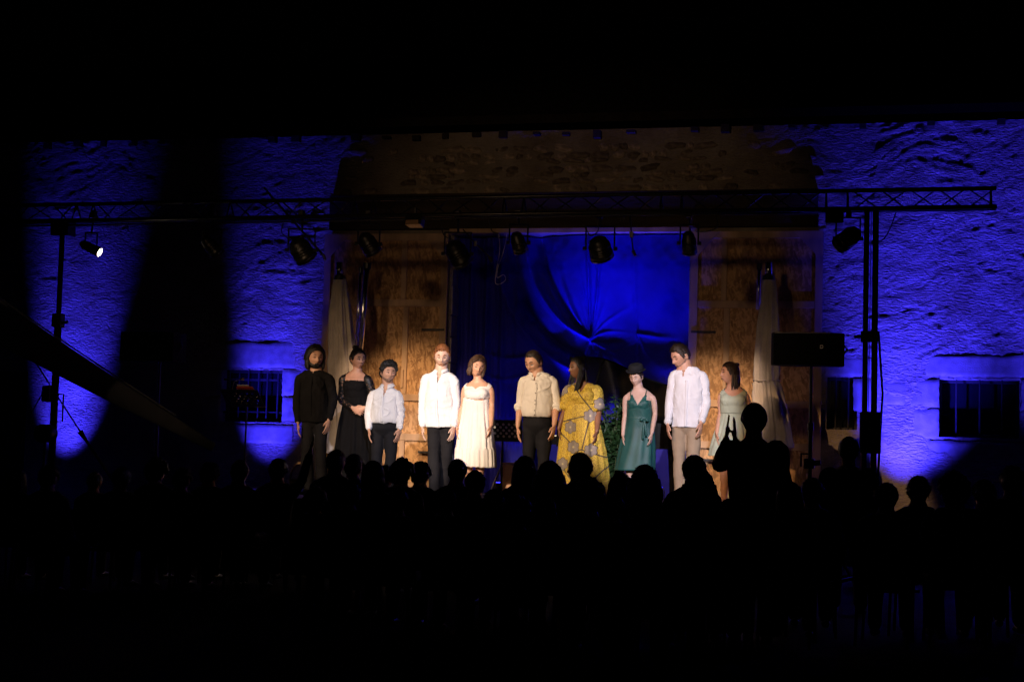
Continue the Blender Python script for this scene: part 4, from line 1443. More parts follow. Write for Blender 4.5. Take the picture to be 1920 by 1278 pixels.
def remeshed(mb, voxel, o0, smooth=2):
    """one closed surface from overlapping lofts"""
    me = mb.mesh('tmp', o0)
    ob = bpy.data.objects.new('tmp', me)
    col.objects.link(ob)
    m = ob.modifiers.new('r', 'REMESH')
    m.mode = 'VOXEL'
    m.voxel_size = voxel
    if smooth:
        s = ob.modifiers.new('s', 'SMOOTH')
        s.factor = .5
        s.iterations = smooth
    dg = bpy.context.evaluated_depsgraph_get()
    ev = ob.evaluated_get(dg)
    m2 = bpy.data.meshes.new_from_object(ev)
    n = len(m2.vertices)
    V = np.zeros(n * 3)
    m2.vertices.foreach_get('co', V)
    V = V.reshape(-1, 3)
    Nn = np.zeros(n * 3)
    m2.vertices.foreach_get('normal', Nn)
    Nn = Nn.reshape(-1, 3)
    lt = np.zeros(len(m2.polygons), dtype=np.int32)
    m2.polygons.foreach_get('loop_total', lt)
    vi = np.zeros(len(m2.loops), dtype=np.int32)
    m2.loops.foreach_get('vertex_index', vi)
    Fq = vi.reshape(-1, 4) if (lt == 4).all() else None
    if Fq is None:
        ls = np.zeros(len(m2.polygons), dtype=np.int32)
        m2.polygons.foreach_get('loop_start', ls)
        Fq = np.array([[vi[s], vi[s + 1], vi[s + 2], vi[s + 3 if t > 3 else s + 2]] for s, t in zip(ls, lt) if t >= 4])
    bpy.data.objects.remove(ob)
    bpy.data.meshes.remove(me)
    bpy.data.meshes.remove(m2)
    return V, Nn, Fq


def skin_object(name, mb, voxel, mat, parent, wrinkle=None, cut=None, smooth=2):
    o0 = origin_of(parent)
    V, Nn, Fq = remeshed(mb, voxel, o0, smooth)
    if wrinkle is not None:
        V = V + Nn * wrinkle(V)[:, None]
    if cut is not None:
        c = V[Fq].mean(1)
        Fq = Fq[~cut(c)]
        us = np.unique(Fq)
        rm = np.full(len(V), -1)
        rm[us] = np.arange(len(us))
        V, Fq = V[us], rm[Fq]
    return link_mesh(name, np_mesh(name, V, Fq), mat, parent)


def hand(mb, wrist, d, side_out, r=1.0, curl=.5, fing_spread=.10):
    """wrist point, direction of the hand d, palm normal points to -side_out (towards the body)"""
    d = d.normalized()
    pn_ = (-side_out + d * side_out.dot(d)).normalized()
    wv = d.cross(pn_).normalized()
    if wv.y > 0:
        wv = -wv                     # thumb side to the front
    L = .185 * r
    palm = L * .50
    k1 = wrist + d * palm
    limb(mb, [wrist - d * .02, wrist + d * palm * .35, wrist + d * palm * .8, k1], [(.022 * r, .018 * r), (.034 * r, .015 * r), (.038 * r, .014 * r), (.034 * r, .011 * r)], n=12, sub=3, flat=pn_)
    for i, ln in enumerate((.082, .090, .083, .066)):
        off = (.029 - i * .0185) * r
        base = k1 + wv * off - d * .006
        dd = (d + wv * (fing_spread * (1.4 - i * .95))).normalized()
        l = ln * r
        c1 = (dd + pn_ * curl * .5).normalized()
        c2 = (dd + pn_ * curl * 1.2).normalized()
        limb(mb, [base, base + dd * l * .1 + c1 * l * .35, base + dd * l * .1 + c1 * l * .4 + c2 * l * .26, base + dd * l * .1 + c1 * l * .4 + c2 * l * .5], [.0093 * r, .0086 * r, .008 * r, .0068 * r], n=8, sub=2, flat=pn_)
    tb = wrist + d * palm * .28 + wv * .024 * r
    td = (d * .72 + wv * .62 + pn_ * .25).normalized()
    limb(mb, [tb, tb + td * .035 * r, tb + td * .055 * r + d * .018 * r], [.0125 * r, .0105 * r, .0085 * r], n=8, sub=2, flat=pn_)


def patch(T, scale, a0, e0, aw, ew, lift, bend=0.0, tilt=0.0, nu=8, nv=4):
    """thin lens-shaped patch lying on the face"""
    vs, fs = [], []
    for layer in (0, 1):
        for j in range(nv + 1):
            for i in range(nu + 1):
                fx, fy = i / nu * 2 - 1, j / nv * 2 - 1
                wdt = math.sqrt(max(0, 1 - fx * fx * .96))
                a = a0 + aw * fx
                e = e0 + ew * fy * wdt + bend * (fx * fx) + tilt * fx
                p = Vector(head_points(np.array(RAD(a)), np.array(RAD(e))))
                nrm = Vector((p.x, p.y, p.z * .6)).normalized()
                edge = (1 - fx * fx) * (1 - fy * fy)
                vs.append(T((p + nrm * (lift + .0015 * edge if layer == 0 else -.004)) * scale))
    m = (nu + 1) * (nv + 1)
    for j in range(nv):
        for i in range(nu):
            q = j * (nu + 1) + i
            fs.append((q, q + 1, q + nu + 2, q + nu + 1))
    mb = MB()
    mb.add(vs[:m], fs)
    return mb


def hair_shell(T, scale, line, thick, curl=0.0, seed=0, nu=90, nv=60, strand=.0025, minT=-.004, upper=99):
    """hair as a shell over the skull: line(|a| deg) gives the hairline elevation in degrees"""
    a = np.linspace(-180, 180, nu, endpoint=False)
    e = np.linspace(-72, 90, nv)
    Aa, Ee = np.meshgrid(a, e)
    Af, Ef = Aa.ravel(), Ee.ravel()
    Pp = head_points(np.radians(Af), np.radians(Ef))
    ln = np.interp(np.abs(Af), *zip(*line))
    k = np.clip((Ef - ln) / 10 + .5, 0, 1)
    nn = np.c_[Pp[:, 0], Pp[:, 1], Pp[:, 2] * .8]
    nn /= np.linalg.norm(nn, axis=1)[:, None] + 1e-9
    th = thick(Af, Ef) if callable(thick) else np.full(len(Af), thick)
    st_n = noise3(np.c_[Af * .35, Ef * .03 + seed, Af * 0], seed) * strand
    cu = fbm(np.c_[Pp * 55 + seed], 2, seed + 5) * curl
    t = np.where(k > 0.02, (th + st_n + cu) * k + .001, -.009)
    V = (Pp + nn * t[:, None]) * scale
    V = [T(Vector(v)) for v in V]
    fs = []
    kk = k.reshape(nv, nu)
    for j in range(nv - 1):
        for i in range(nu):
            i2 = (i + 1) % nu
            if max(kk[j, i], kk[j + 1, i], kk[j, i2], kk[j + 1, i2]) > 0.01:
                fs.append((j * nu + i, j * nu + i2, (j + 1) * nu + i2, (j + 1) * nu + i))
    mb = MB()
    mb.add(V, fs)
    return mb


SHORT = [(0, 42), (35, 40), (55, 26), (66, 4), (78, -8), (84, 12), (105, 14), (115, -20), (135, -42), (180, -46)]
BEARD = None


def lock(mb, T, scale, pts, rads, n=10):
    """hanging lock of hair in head coordinates"""
    d = curve([(*p, r) for p, r in zip(pts, rads)], 4)
    rings = []
    for i, q in enumerate(d):
        c = Vector(q[:3])
        a, b_ = Vector(d[max(i - 1, 0)][:3]), Vector(d[min(i + 1, len(d) - 1)][:3])
        t = (b_ - a).normalized()
        s = t.cross(Vector((0, 1, .02))).normalized()
        f = s.cross(t)
        ring = []
        for k in range(n):
            th = 2 * math.pi * k / n
            rr = q[3] * (1 + .14 * math.sin(3 * th + i * .8) + random.uniform(-.05, .05))
            ring.append(T((c + s * rr * math.cos(th) + f * rr * .75 * math.sin(th)) * scale))
        rings.append(ring)
    loft(mb, rings, n)


def wr_shirt(seed, amp=.007):
    def f(V):
        x, y, z = V[:, 0], V[:, 1], V[:, 2]
        wob = noise3(np.c_[x * 4, y * 4, z * 4], seed + 8) * .5
        n1 = fbm(np.c_[x * 13 + z * 2.5 + wob, y * 13, z * 4 - x * 2], 3, seed)
        n2 = 1 - np.abs(noise3(np.c_[x * 9 + z * 7 + wob * 2, y * 9, z * 13 - x * 6], seed + 3))
        n3 = np.clip(noise3(np.c_[x * 3, y * 3, z * 3], seed + 12) + .35, 0, 1)
        return amp * .65 * n1 + amp * 1.1 * (n2 ** 4 - .2) * n3
    return f


def wr_trouser(seed, amp=.005):
    def f(V):
        n1 = fbm(np.c_[V[:, 0] * 9, V[:, 1] * 9, V[:, 2] * 5 + V[:, 0] * 5], 3, seed)
        return amp * n1 + .003 * noise3(np.c_[V[:, 0] * 5, V[:, 1] * 5, V[:, 2] * 22], seed + 4)
    return f


def face_parts(T, hs, body, brow, lipmat, eyes='down', smile=0.0):
    for s in (-1, 1):
        b_ = patch(T, hs, 22 * s, 16, 12, 2.3, .0035, bend=-3.0, tilt=0)
        b_.build('eyebrow', brow, body, smooth=True)
        if eyes == 'down':
            patch(T, hs, 23 * s, -1.5, 10, 2.2, .0035, bend=3.0).build('eyelash', 'eye_dark', body, smooth=True)
        else:
            ew = patch(T, hs, 23 * s, 1, 8, 2.4, .002, bend=0).build('eye', 'eye_white', body, smooth=True)
            patch(T, hs, 23 * s + eyes, 1, 3.6, 3.3, .0045, bend=0, nu=6).build('iris', 'eye_dark', ew, smooth=True)
            patch(T, hs, 23 * s, 5, 10, 1.1, .004, bend=-3.0).build('eyelash', 'eye_dark', body, smooth=True)
    patch(T, hs, 0, -37, 12 + 5 * smile, 2.4, .0025, bend=1 + 5 * smile).build('lips', lipmat, body, smooth=True)
    if smile > .5:
        patch(T, hs, 0, -37, 12, 1.5, .0048, bend=6 * smile).build('teeth', 'eye_white', body, smooth=True)


def performer(S):
    Y = S.get('Y', -3.2)
    u, vt = S['u'], S['top']
    s = PXM(u, Y)
    top = P(S.get('hu', u), vt, Y)
    foot = Vector((P(u, 930, Y).x, Y, FLOOR))
    e = empty('person', foot, S['label'], 'person', 'performers lined up on the stage')
    fem = S.get('fem', False)
    H = top.z - FLOOR - .015
    hs = ((S['chin'] - vt) / s - .010) / .222
    headc = P(S.get('hu', u), (vt + S['chin']) / 2, Y - .01 + S.get('hdy', 0)) - Vector((0, 0, .012))
    hy, hp, hr = [RAD(a) for a in S['head']]
    R3 = (Matrix.Rotation(hy, 3, 'Z') @ Matrix.Rotation(hp, 3, 'X') @ Matrix.Rotation(hr, 3, 'Y'))

    def T(v):
        return headc + R3 @ v
    shz = P(u, S['shv'], Y).z - .007        # shoulder top height
    xl, xr = P(S['shl'], S['shv'], Y).x, P(S['shr'], S['shv'], Y).x
    ar = (.046 if fem else .054) * S.get('arm', 1)
    sl = Vector((xl + ar + .012, Y, shz - .072))
    sr = Vector((xr - ar - .012, Y, shz - .072))
    cx = (xl + xr) / 2
    px = P(u, 800, Y).x + S.get('pelvis_dx', 0)
    half = (xr - xl) / 2
    B = S.get('build', 1.0)
    wz = FLOOR + H * .605
    crotch = FLOOR + H * .47
    z_ = lambda f: FLOOR + H * f
    nx_, ny_ = headc.x, headc.y
    neckb = Vector(((cx + nx_) / 2, Y + .015, shz + .035))
    # ---- skin body
    body = MB()
    hw_ = (.168 if fem else .158) * B
    ww_ = (.125 if fem else .142) * B
    ch_ = (.135 if fem else .144) * B
    secs = [(crotch - .03, px, Y + .01, .05, .06), (crotch + .01, px, Y + .01, .12 * B, .09 * B), (z_(.515), px, Y + .01, hw_, .112 * B),
            (wz - .03, px, Y + .005, ww_, .092 * B), (wz + .06, (px + cx) / 2, Y + .005, ww_ * 1.02, .094 * B), (z_(.72), cx, Y, ch_, (.108 if fem else .112) * B),
            (shz - .10, cx, Y, ch_ * 1.03, .095 * B), (shz - .050, cx, Y + .005, half * .76, .068), (shz - .008, cx, Y + .01, half * .54, .055), (shz + .018, cx, Y + .012, half * .36, .054), (neckb.z + .01, neckb.x, neckb.y, .05 if fem else .060, .05 if fem else .058)]
    torso_loft(body, secs)
    if fem:
        for q in (-1, 1):
            bc = Vector((cx + q * .066 * B, Y - .075 * B, z_(.735)))
            limb(body, [bc + Vector((0, .05, .05)), bc + Vector((0, .016, .01)), bc + Vector((0, .004, -.012))], [.045 * B, .058 * B, .046 * B], n=12)
    nr = (.050 if fem else .064) * (hs if hs > 1 else 1)
    limb(body, [neckb - Vector((0, 0, .05)), neckb + Vector((0, 0, .02)), T(Vector((0, .020, -.060)) * hs)], [(nr * 1.35, nr * 1.1), nr * 1.05, nr], n=14)
    head_mesh(body, T, hs)
    arms = {}
    for side, sh_, key in ((-1, sl, 'L'), (1, sr, 'R')):
        (ue, ve), (uw, vw) = S[key][:2]
        opt = S[key][2] if len(S[key]) > 2 else {}
        el = P(ue, ve, Y + opt.get('ey', .02))
        el.x += -side * (.03 if not opt.get('raw') else 0)
        wr = P(uw, vw, Y + opt.get('wy', -.10))
        r = ar
        limb(body, [sh_ + Vector((-side * .04, 0, .012)), sh_ + Vector((side * .0, 0, -.02)), sh_.lerp(el, .5) + Vector((side * .004, 0, 0)), el, el.lerp(wr, .35), wr],
             [r * .8, r * .92, r * .82, r * .68, r * .72, r * .50], n=14)
        hd = opt.get('hd', Vector((-side * .10, -.12, -1)))
        if not opt.get('nohand'):
            hand(body, wr, Vector(hd), Vector(opt.get('out', (side, -.35 if not fem else -.2, 0))), r=(.90 if fem else 1.0) * (hs ** .5), curl=opt.get('curl', .45))
        arms[key] = (sh_, el, wr, r)
    legs = {}
    lx = S.get('legs', [(-.085, -.09, 0), (.085, .09, 0)])
    for q, (side, l) in enumerate(zip((-1, 1), lx)):
        hip = Vector((px + side * .078 * B, Y + .01, z_(.505)))
        kn = Vector((px + l[0] * .5 + side * .045, Y - .015 + l[2] * .5, z_(.285)))
        an = Vector((px + l[1], Y + .02 + l[2], FLOOR + .085))
        if len(l) > 3:
            kn += Vector(l[3])
        rt = (.078 if not fem else .076) * B
        limb(body, [hip, hip.lerp(kn, .4), kn, kn.lerp(an, .3) + Vector((0, .012, 0)), kn.lerp(an, .75), an, an - Vector((0, 0, .035))],
             [rt * 1.05, rt * .95, .054, .054, .038, .035, .036], n=16)
        limb(body, [an + Vector((0, .035, -.05)), an + Vector((side * .01, -.05, -.045)), an + Vector((side * .02, -.15, -.062))], [(.030, .030), (.038, .032), (.036, .017)], n=12, flat=(0, 0, 1))
        legs[side] = (hip, kn, an, rt)
    bo_ = skin_object('body', body, S.get('vox', .0062), S['skin'], e)
    # ---- shoes
    if S.get('shoes', 'shoe'):
        for side in (-1, 1):
            an = legs[side][2]
            mb = MB()
            limb(mb, [an + Vector((0, .045, -.052)), an + Vector((side * .01, -.04, -.045)), an + Vector((side * .02, -.13, -.058)), an + Vector((side * .024, -.19, -.066))],
                 [(.036, .034), (.043, .040), (.046, .027), (.030, .016)], n=14, flat=(0, 0, 1))
            mb.box(an.x - .036 + side * .01, an.x + .036 + side * .01, an.y - .17, an.y + .07, FLOOR + .001, FLOOR + .014)
            mb.build('shoe', S.get('shoes', 'shoe'), e, smooth=True)
    f3 = face_parts(T, hs, bo_, S.get('brow', S['hair']), 'lips_dark' if S['skin'] == 'skin_brown' else 'lips', S.get('eyes', 'down'), S.get('smile', 0))
    # ---- hair
    hf = S['hairstyle']
    hair = MB()
    seed = int(u)
    if hf == 'short':
        hair = hair_shell(T, hs, SHORT, lambda a, e_: .006 + .016 * np.clip((e_ - 20) / 50, 0, 1) * (.7 + .3 * np.cos(np.radians(a))), seed=seed)
    elif hf == 'curly':
        hair = hair_shell(T, hs, SHORT, lambda a, e_: .012 + .032 * np.clip((e_ - 5) / 40, 0, 1) * (.75 + .4 * np.cos(np.radians(a))), curl=.016, seed=seed, nu=120, nv=80)
    elif hf == 'crop':
        hair = hair_shell(T, hs, [(0, 44), (35, 43), (55, 30), (66, 8), (78, -4), (84, 14), (105, 16), (115, -16), (135, -36), (180, -42)], .005, seed=seed, strand=.001)
        top_ = hair_shell(T, hs, [(0, 46), (40, 46), (70, 44), (180, 40)], .012, seed=seed + 2)
        hair.add(top_.v, top_.f)
    elif hf in ('bob', 'shoulder'):
        low = -30 if hf == 'bob' else -34
        hair = hair_shell(T, hs, [(0, 44), (30, 42), (54, 24), (68, -4), (80, low), (180, -48)], lambda a, e_: .014 + .014 * np.clip((np.abs(a) - 50) / 40, 0, 1), seed=seed, strand=.006)
        ll = -.115 if hf == 'bob' else -.128
        for k in range(17):
            aa = RAD((62 if hf == 'bob' else 74) + k * (360 - (124 if hf == 'bob' else 148)) / 16)
            x0, y0 = .080 * math.sin(aa), -.094 * math.cos(aa)
            ext = 1.12 if hf == 'bob' else 1.05
            lock(hair, T, hs, [(x0, y0, .02), (x0 * 1.1, y0 * 1.06, -.05), (x0 * ext, y0 * 1.05, ll + .03), (x0 * (ext - .12), y0 * .95, ll + random.uniform(-.012, .008))], [.014, .019, .018, .008])
    elif hf == 'bun':
        hair = hair_shell(T, hs, SHORT, .010, seed=seed, strand=.003)
        for (c, r) in (((0.0, .065, .112), .044),):
            lock(hair, T, hs, [(c[0], c[1] - .03, c[2]), (c[0], c[1], c[2] + .01), (c[0], c[1] + .03, c[2] + .012)], [.026, r, .018], n=14)
    elif hf == 'braids':
        hair = hair_shell(T, hs, SHORT, .010, seed=seed, strand=.006)
        for k in range(26):
            aa = RAD(80 + k * 200 / 25)
            x0, y0 = .080 * math.sin(aa), -.096 * math.cos(aa)
            fwd = -.06 if (k < 5 or k > 20) else .02
            ln = random.uniform(.24, .34)
            lock(hair, T, hs, [(x0 * .8, y0 * .8, .07), (x0 * 1.12, y0 * 1.12, .0), (x0 * 1.15, y0 * 1.15 + fwd * .4, -.10), (x0 * 1.1, y0 + fwd, -ln * .7), (x0 * 1.02, y0 + fwd * 1.3, -ln)], [.010, .013, .012, .009, .005], n=7)
        lock(hair, T, hs, [(0, .05, .10), (0.0, .085, .105), (0, .11, .085)], [.03, .042, .02], n=12)
    elif hf == 'halfup':
        hair = hair_shell(T, hs, [(0, 42), (35, 38), (55, 20), (75, -10), (84, -5), (180, -48)], .014, seed=seed, strand=.004)
        lock(hair, T, hs, [(0, .05, .095), (0.0, .082, .10), (0, .105, .085)], [.025, .033, .016], n=12)
        for k in range(15):
            aa = RAD(95 + k * 170 / 14)
            x0, y0 = .078 * math.sin(aa), -.098 * math.cos(aa)
            ln = random.uniform(.17, .235)
            lock(hair, T, hs, [(x0, y0, .03), (x0 * 1.05, y0 * 1.12, -.05), (x0 * 1.0 + .012 * math.sin(k), y0 * 1.15, -ln * .65), (x0 * .9 + .02 * math.sin(k * 2), y0 * 1.05, -ln)], [.014, .019, .017, .005])
    if hf in ('short', 'curly', 'crop', 'bob', 'shoulder', 'bun', 'halfup'):
        rr_ = random.Random(seed)
        longer = {'short': .030, 'curly': .026, 'crop': .012, 'bob': .05, 'shoulder': .05, 'bun': .03, 'halfup': .04}[hf]
        for _ in range({'curly': 420, 'crop': 260}.get(hf, 320)):
            aa, ee = rr_.uniform(-180, 180), math.degrees(math.asin(rr_.uniform(-.3, 1)))
            lim = np.interp(abs(aa), *zip(*SHORT)) + (3 if hf != 'crop' else 5)
            if ee < lim:
                continue
            p0 = Vector(head_points(np.array(RAD(aa)), np.array(RAD(ee))))
            nr_ = Vector((p0.x, p0.y, p0.z * .9)).normalized()
            dn = Vector((rr_.gauss(0, .35), rr_.gauss(-.25 if ee > 30 else .5, .4), rr_.gauss(.2 if ee > 55 else -.9, .35)))
            if hf == 'curly':
                dn = Vector((rr_.gauss(0, 1), rr_.gauss(0, 1), rr_.gauss(0, 1)))
            dn = (dn - nr_ * dn.dot(nr_)).normalized()
            off = {'curly': .022 + .022 * max(0, min(1, (ee - 5) / 40)), 'crop': .006, 'short': .006 + .014 * max(0, min(1, (ee - 20) / 50))}.get(hf, .011)
            q0 = p0 + nr_ * (off - .004)
            q1 = q0 + dn * longer * .5 + nr_ * (.008 if hf != 'crop' else .004)
            q2 = q0 + dn * longer + nr_ * (.004 if hf != 'curly' else rr_.uniform(-.004, .014))
            wd_ = dn.cross(nr_) * (.0055 if hf != 'crop' else .004)
            k0 = [T(q * hs) for q in (q0 - wd_, q0 + wd_, q1 + wd_ * .8, q1 - wd_ * .8, q2)]
            hair.add(k0, [(0, 1, 2, 3), (3, 2, 4)])
    ho = hair.build('hair', S['hair'], e, smooth=True)
    if S.get('beard'):
        tk = S['beard']
        bl = MB()
        # beard: lower face shell
        a = np.linspace(-88, 88, 50)
        ev_ = np.linspace(-80, -12, 30)
        vs, fs = [], []
        keep_ = {}
        for j, ee in enumerate(ev_):
            for i, aa in enumerate(a):
                p_ = Vector(head_points(np.array(RAD(aa)), np.array(RAD(ee))))
                upper = np.interp(abs(aa), [0, 14, 22, 45, 70, 88], [-29, -30, -38, -36, -22, -6])
                inmouth = abs(aa) < 13 and -41 < ee < -33.5
                kq = min(1, max(0, (upper - ee) / 5 + .3)) if not inmouth else 0
                nrm = Vector((p_.x, p_.y, p_.z * .7)).normalized()
                vs.append(T((p_ + nrm * ((tk + random.uniform(-.001, .0015)) * kq + (.0015 if kq > 0 else -.006))) * hs))
                keep_[(j, i)] = kq
        for j in range(29):
            for i in range(49):
                if max(keep_[(j, i)], keep_[(j + 1, i)], keep_[(j, i + 1)], keep_[(j + 1, i + 1)]) > 0:
                    q = j * 50 + i
                    fs.append((q, q + 1, q + 51, q + 50))
        bl.add(vs, fs).build('beard', S.get('beardmat', S['hair']), e, smooth=True)
    # ---- clothing
    C = dict(e=e, Y=Y, cx=cx, px=px, shz=shz, half=half, B=B, wz=wz, z_=z_, neckb=neckb, arms=arms, legs=legs, T=T, hs=hs, secs=secs, fem=fem, crotch=crotch, H=H, s=s, u=u, seed=seed, ch=ch_, ww=ww_, hw=hw_, hipz=z_(.515))
    return C


def trousers(C, mat, waist_v, slim=1.0, flare=0.0, to=.06, m=.012):
    Y, B = C['Y'], C['B']
    wz = P(C['u'], waist_v, Y).z
    mb = MB()
    px = C['px']
    torso_loft(mb, [(C['crotch'] - .03, px, Y + .01, .08, .07), (C['crotch'] + .02, px, Y + .01, .145 * B, .108 * B), (C['hipz'], px, Y + .01, C['hw'] + m, .122 * B + .006),
                    (wz - .03, px, Y + .008, C['ww'] * 1.02 + m, .102 * B + m * .5), (wz, px, Y + .008, C['ww'] + m, .100 * B + m * .5)])
    for side in (-1, 1):
        hip, kn, an, rt = C['legs'][side]
        a2 = Vector((an.x, an.y, FLOOR + to))
        limb(mb, [hip + Vector((0, 0, .02)), hip.lerp(kn, .4), kn, kn.lerp(an, .4), kn.lerp(an, .8), a2],
             [rt * 1.02 + m, rt * .92 * slim + m, .056 * slim + m + flare * .3, (.060 * slim) + m + flare * .6, .054 * slim + m + flare, .056 * slim + m + flare], n=20)
    o = skin_object('trousers', mb, .009, mat, C['e'], wrinkle=wr_trouser(C['seed'] + 11, .007))
    MB().add([Vector((px, Y + .008, 0)) + Vector(((C['ww'] + m + .008) * math.cos(t * math.pi / 16), (.100 * B + .014) * math.sin(t * math.pi / 16), z)) for z in (wz - .035, wz) for t in range(32)],
             [(k, (k + 1) % 32, 32 + (k + 1) % 32, 32 + k) for k in range(32)]).build('belt', 'cloth_black' if mat != 'cloth_chino' else mat, C['e'], smooth=True)
    return o


def shirt(C, mat, hem_v, vdepth=.12, vw=.05, sleeves=(1.0, 1.0), tucked=False, m=.014, cuff=True, collar=True, loose=1.0, placket=True, stand=False, buttons=False):
    Y, B = C['Y'], C['B']
    hz = P(C['u'], hem_v, Y).z
    cx, px, shz, half = C['cx'], C['px'], C['shz'], C['half']
    mb = MB()
    lo = (C['ww'] + m + .012) if tucked else (C['hw'] + m + .008) * loose
    secs = [(hz, px, Y + .005, lo, (.105 * B + m) if tucked else .128 * B + m), (hz + .05, px, Y + .004, lo + (.016 if tucked else .004), .112 * B + m + .012),
            (hz + .14, (px + cx) / 2, Y + .003, (C['ww'] + m + .026) * loose, .106 * B + m + .014), (C['z_'](.70), cx, Y, C['ch'] + m + .012, .116 * B + m),
            (shz - .10, cx, Y, C['ch'] * 1.04 + m, .103 * B + m), (shz - .050, cx, Y + .005, half * .78 + m * .6, .074 + m), (shz - .006, cx, Y + .01, half * .56 + m * .6, .060 + m), (shz + .022, cx, Y + .012, half * .38 + m * .5, .058 + m * .6), (C['neckb'].z + .005, C['neckb'].x, C['neckb'].y, .066, .064)]
    torso_loft(mb, secs)
    cuffs, slv = [], []
    for (key, frac, side) in (('L', sleeves[0], -1), ('R', sleeves[1], 1)):
        sh_, el, wr, r = C['arms'][key]
        pts = [sh_ + Vector((-side * .05, 0, .016)), sh_ + Vector((-side * .004, 0, -.018)), sh_.lerp(el, .55), el, el.lerp(wr, .45), el.lerp(wr, .97)]
        rd = [r * .80 + m * .7, r * .92 + m * .9, r * .82 + m * .9, r * .72 + m, r * .70 + m * .8, r * .55 + m * .5]
        if frac < 1:
            pts = pts[:4] + [el.lerp(wr, frac)]
            rd = rd[:4] + [r * .80 + m + .006]
        sb = MB()
        limb(sb, pts, rd, n=18)
        slv.append((sb, side))
        cuffs.append((pts[-1], (pts[-1] - pts[-2]).normalized(), rd[-1]))

    V0 = Vector((C['neckb'].x, Y, C['neckb'].z))
    o0 = origin_of(C['e'])
    x0, z0 = V0.x - o0.x, V0.z - o0.z

    def cut(c):
        d = z0 + .02 - c[:, 2]
        wv = vw * np.clip(1 - d / (vdepth + .02), 0, 1)
        return ((c[:, 1] < -.01) & (d > -.03) & (np.abs(c[:, 0] - x0) < wv)) | (c[:, 2] > z0 - .004)
    o = skin_object('shirt', mb, .0085, mat, C['e'], wrinkle=wr_shirt(C['seed'], .015), cut=cut)
    for sb, side in slv:
        skin_object('sleeve', sb, .0085, mat, o, wrinkle=wr_shirt(C['seed'] + side * 7, .009))
    for c, d, r in cuffs:
        if cuff:
            MB().tube([c - d * .045, c - d * .04, c - d * .002, c + d * .004], [r + .002, r + .006, r + .006, r * .8], 18).build('cuff', mat, o, smooth=True)
    if collar:
        # two collar wings standing round the neck, open at the V
        nb = C['neckb']
        for side in (-1, 1):
            vs, fs = [], []
            n = 12
            for k in range(n + 1):
                t = k / n
                an = RAD(90 - side * 0) + side * RAD(-165) * t if False else (math.pi / 2 - side * math.pi * .90 * t)
                rx, ry = .070, .066
                bx_, by_ = math.cos(an) * rx, math.sin(an) * ry
                pt_ = .030 + .018 * max(0, t - .6) / .4
                zlo = nb.z - .012 - .035 * t ** 2
                zhi = nb.z + .030 - .020 * t ** 2
                if stand:
                    vs += [Vector((nb.x + bx_ * 1.03, nb.y + by_ * 1.03, zlo)), Vector((nb.x + bx_ * .95, nb.y + by_ * .95, zhi)), Vector((nb.x + bx_ * .95, nb.y + by_ * .95, zhi)), Vector((nb.x + bx_ * .98, nb.y + by_ * .98, zhi - .003))]
                else:
                    vs += [Vector((nb.x + bx_, nb.y + by_, zlo)), Vector((nb.x + bx_ * .93, nb.y + by_ * .93, zhi)), Vector((nb.x + bx_ * .99, nb.y + by_ * .99, zhi + .002)),
                           Vector((nb.x + bx_ * (1.22 + .25 * t), nb.y + by_ * (1.18 + .25 * t) - .004, zhi - pt_ - .018 * (t > .92)))]
            for k in range(n):
                for q in range(3):
                    a = k * 4 + q
                    fs.append((a, a + 1, a + 5, a + 4))
            co = MB().add(vs, fs).build('collar', mat, o, smooth=True)
            sm = co.modifiers.new('t', 'SOLIDIFY'); sm.thickness = .003
    if placket:
        # front band following the shirt
        vs, fs = [], []
        secd = curve([tuple(q) for q in secs], 4)
        zs_ = [q for q in secd if hz + .005 < q[0] < C['neckb'].z - vdepth + .01]
        for q in zs_:
            for dx in (-.016, .016):
                vs.append(Vector((q[1] + dx, q[2] - q[4] - .0075, q[0])))
        fs = [(2 * k, 2 * k + 1, 2 * k + 3, 2 * k + 2) for k in range(len(zs_) - 1)]
        pk = MB().add(vs, fs).build('placket', mat, o, smooth=True)
        sm = pk.modifiers.new('t', 'SOLIDIFY'); sm.thickness = .004
        if buttons:
            for k in range(6):
                q = zs_[int((k + .5) / 6 * len(zs_))]
                MB().tube([(q[1], q[2] - q[4] - .011, q[0]), (q[1], q[2] - q[4] - .015, q[0])], .006, 8).build('button', 'cloth_charcoal', o)
    return o


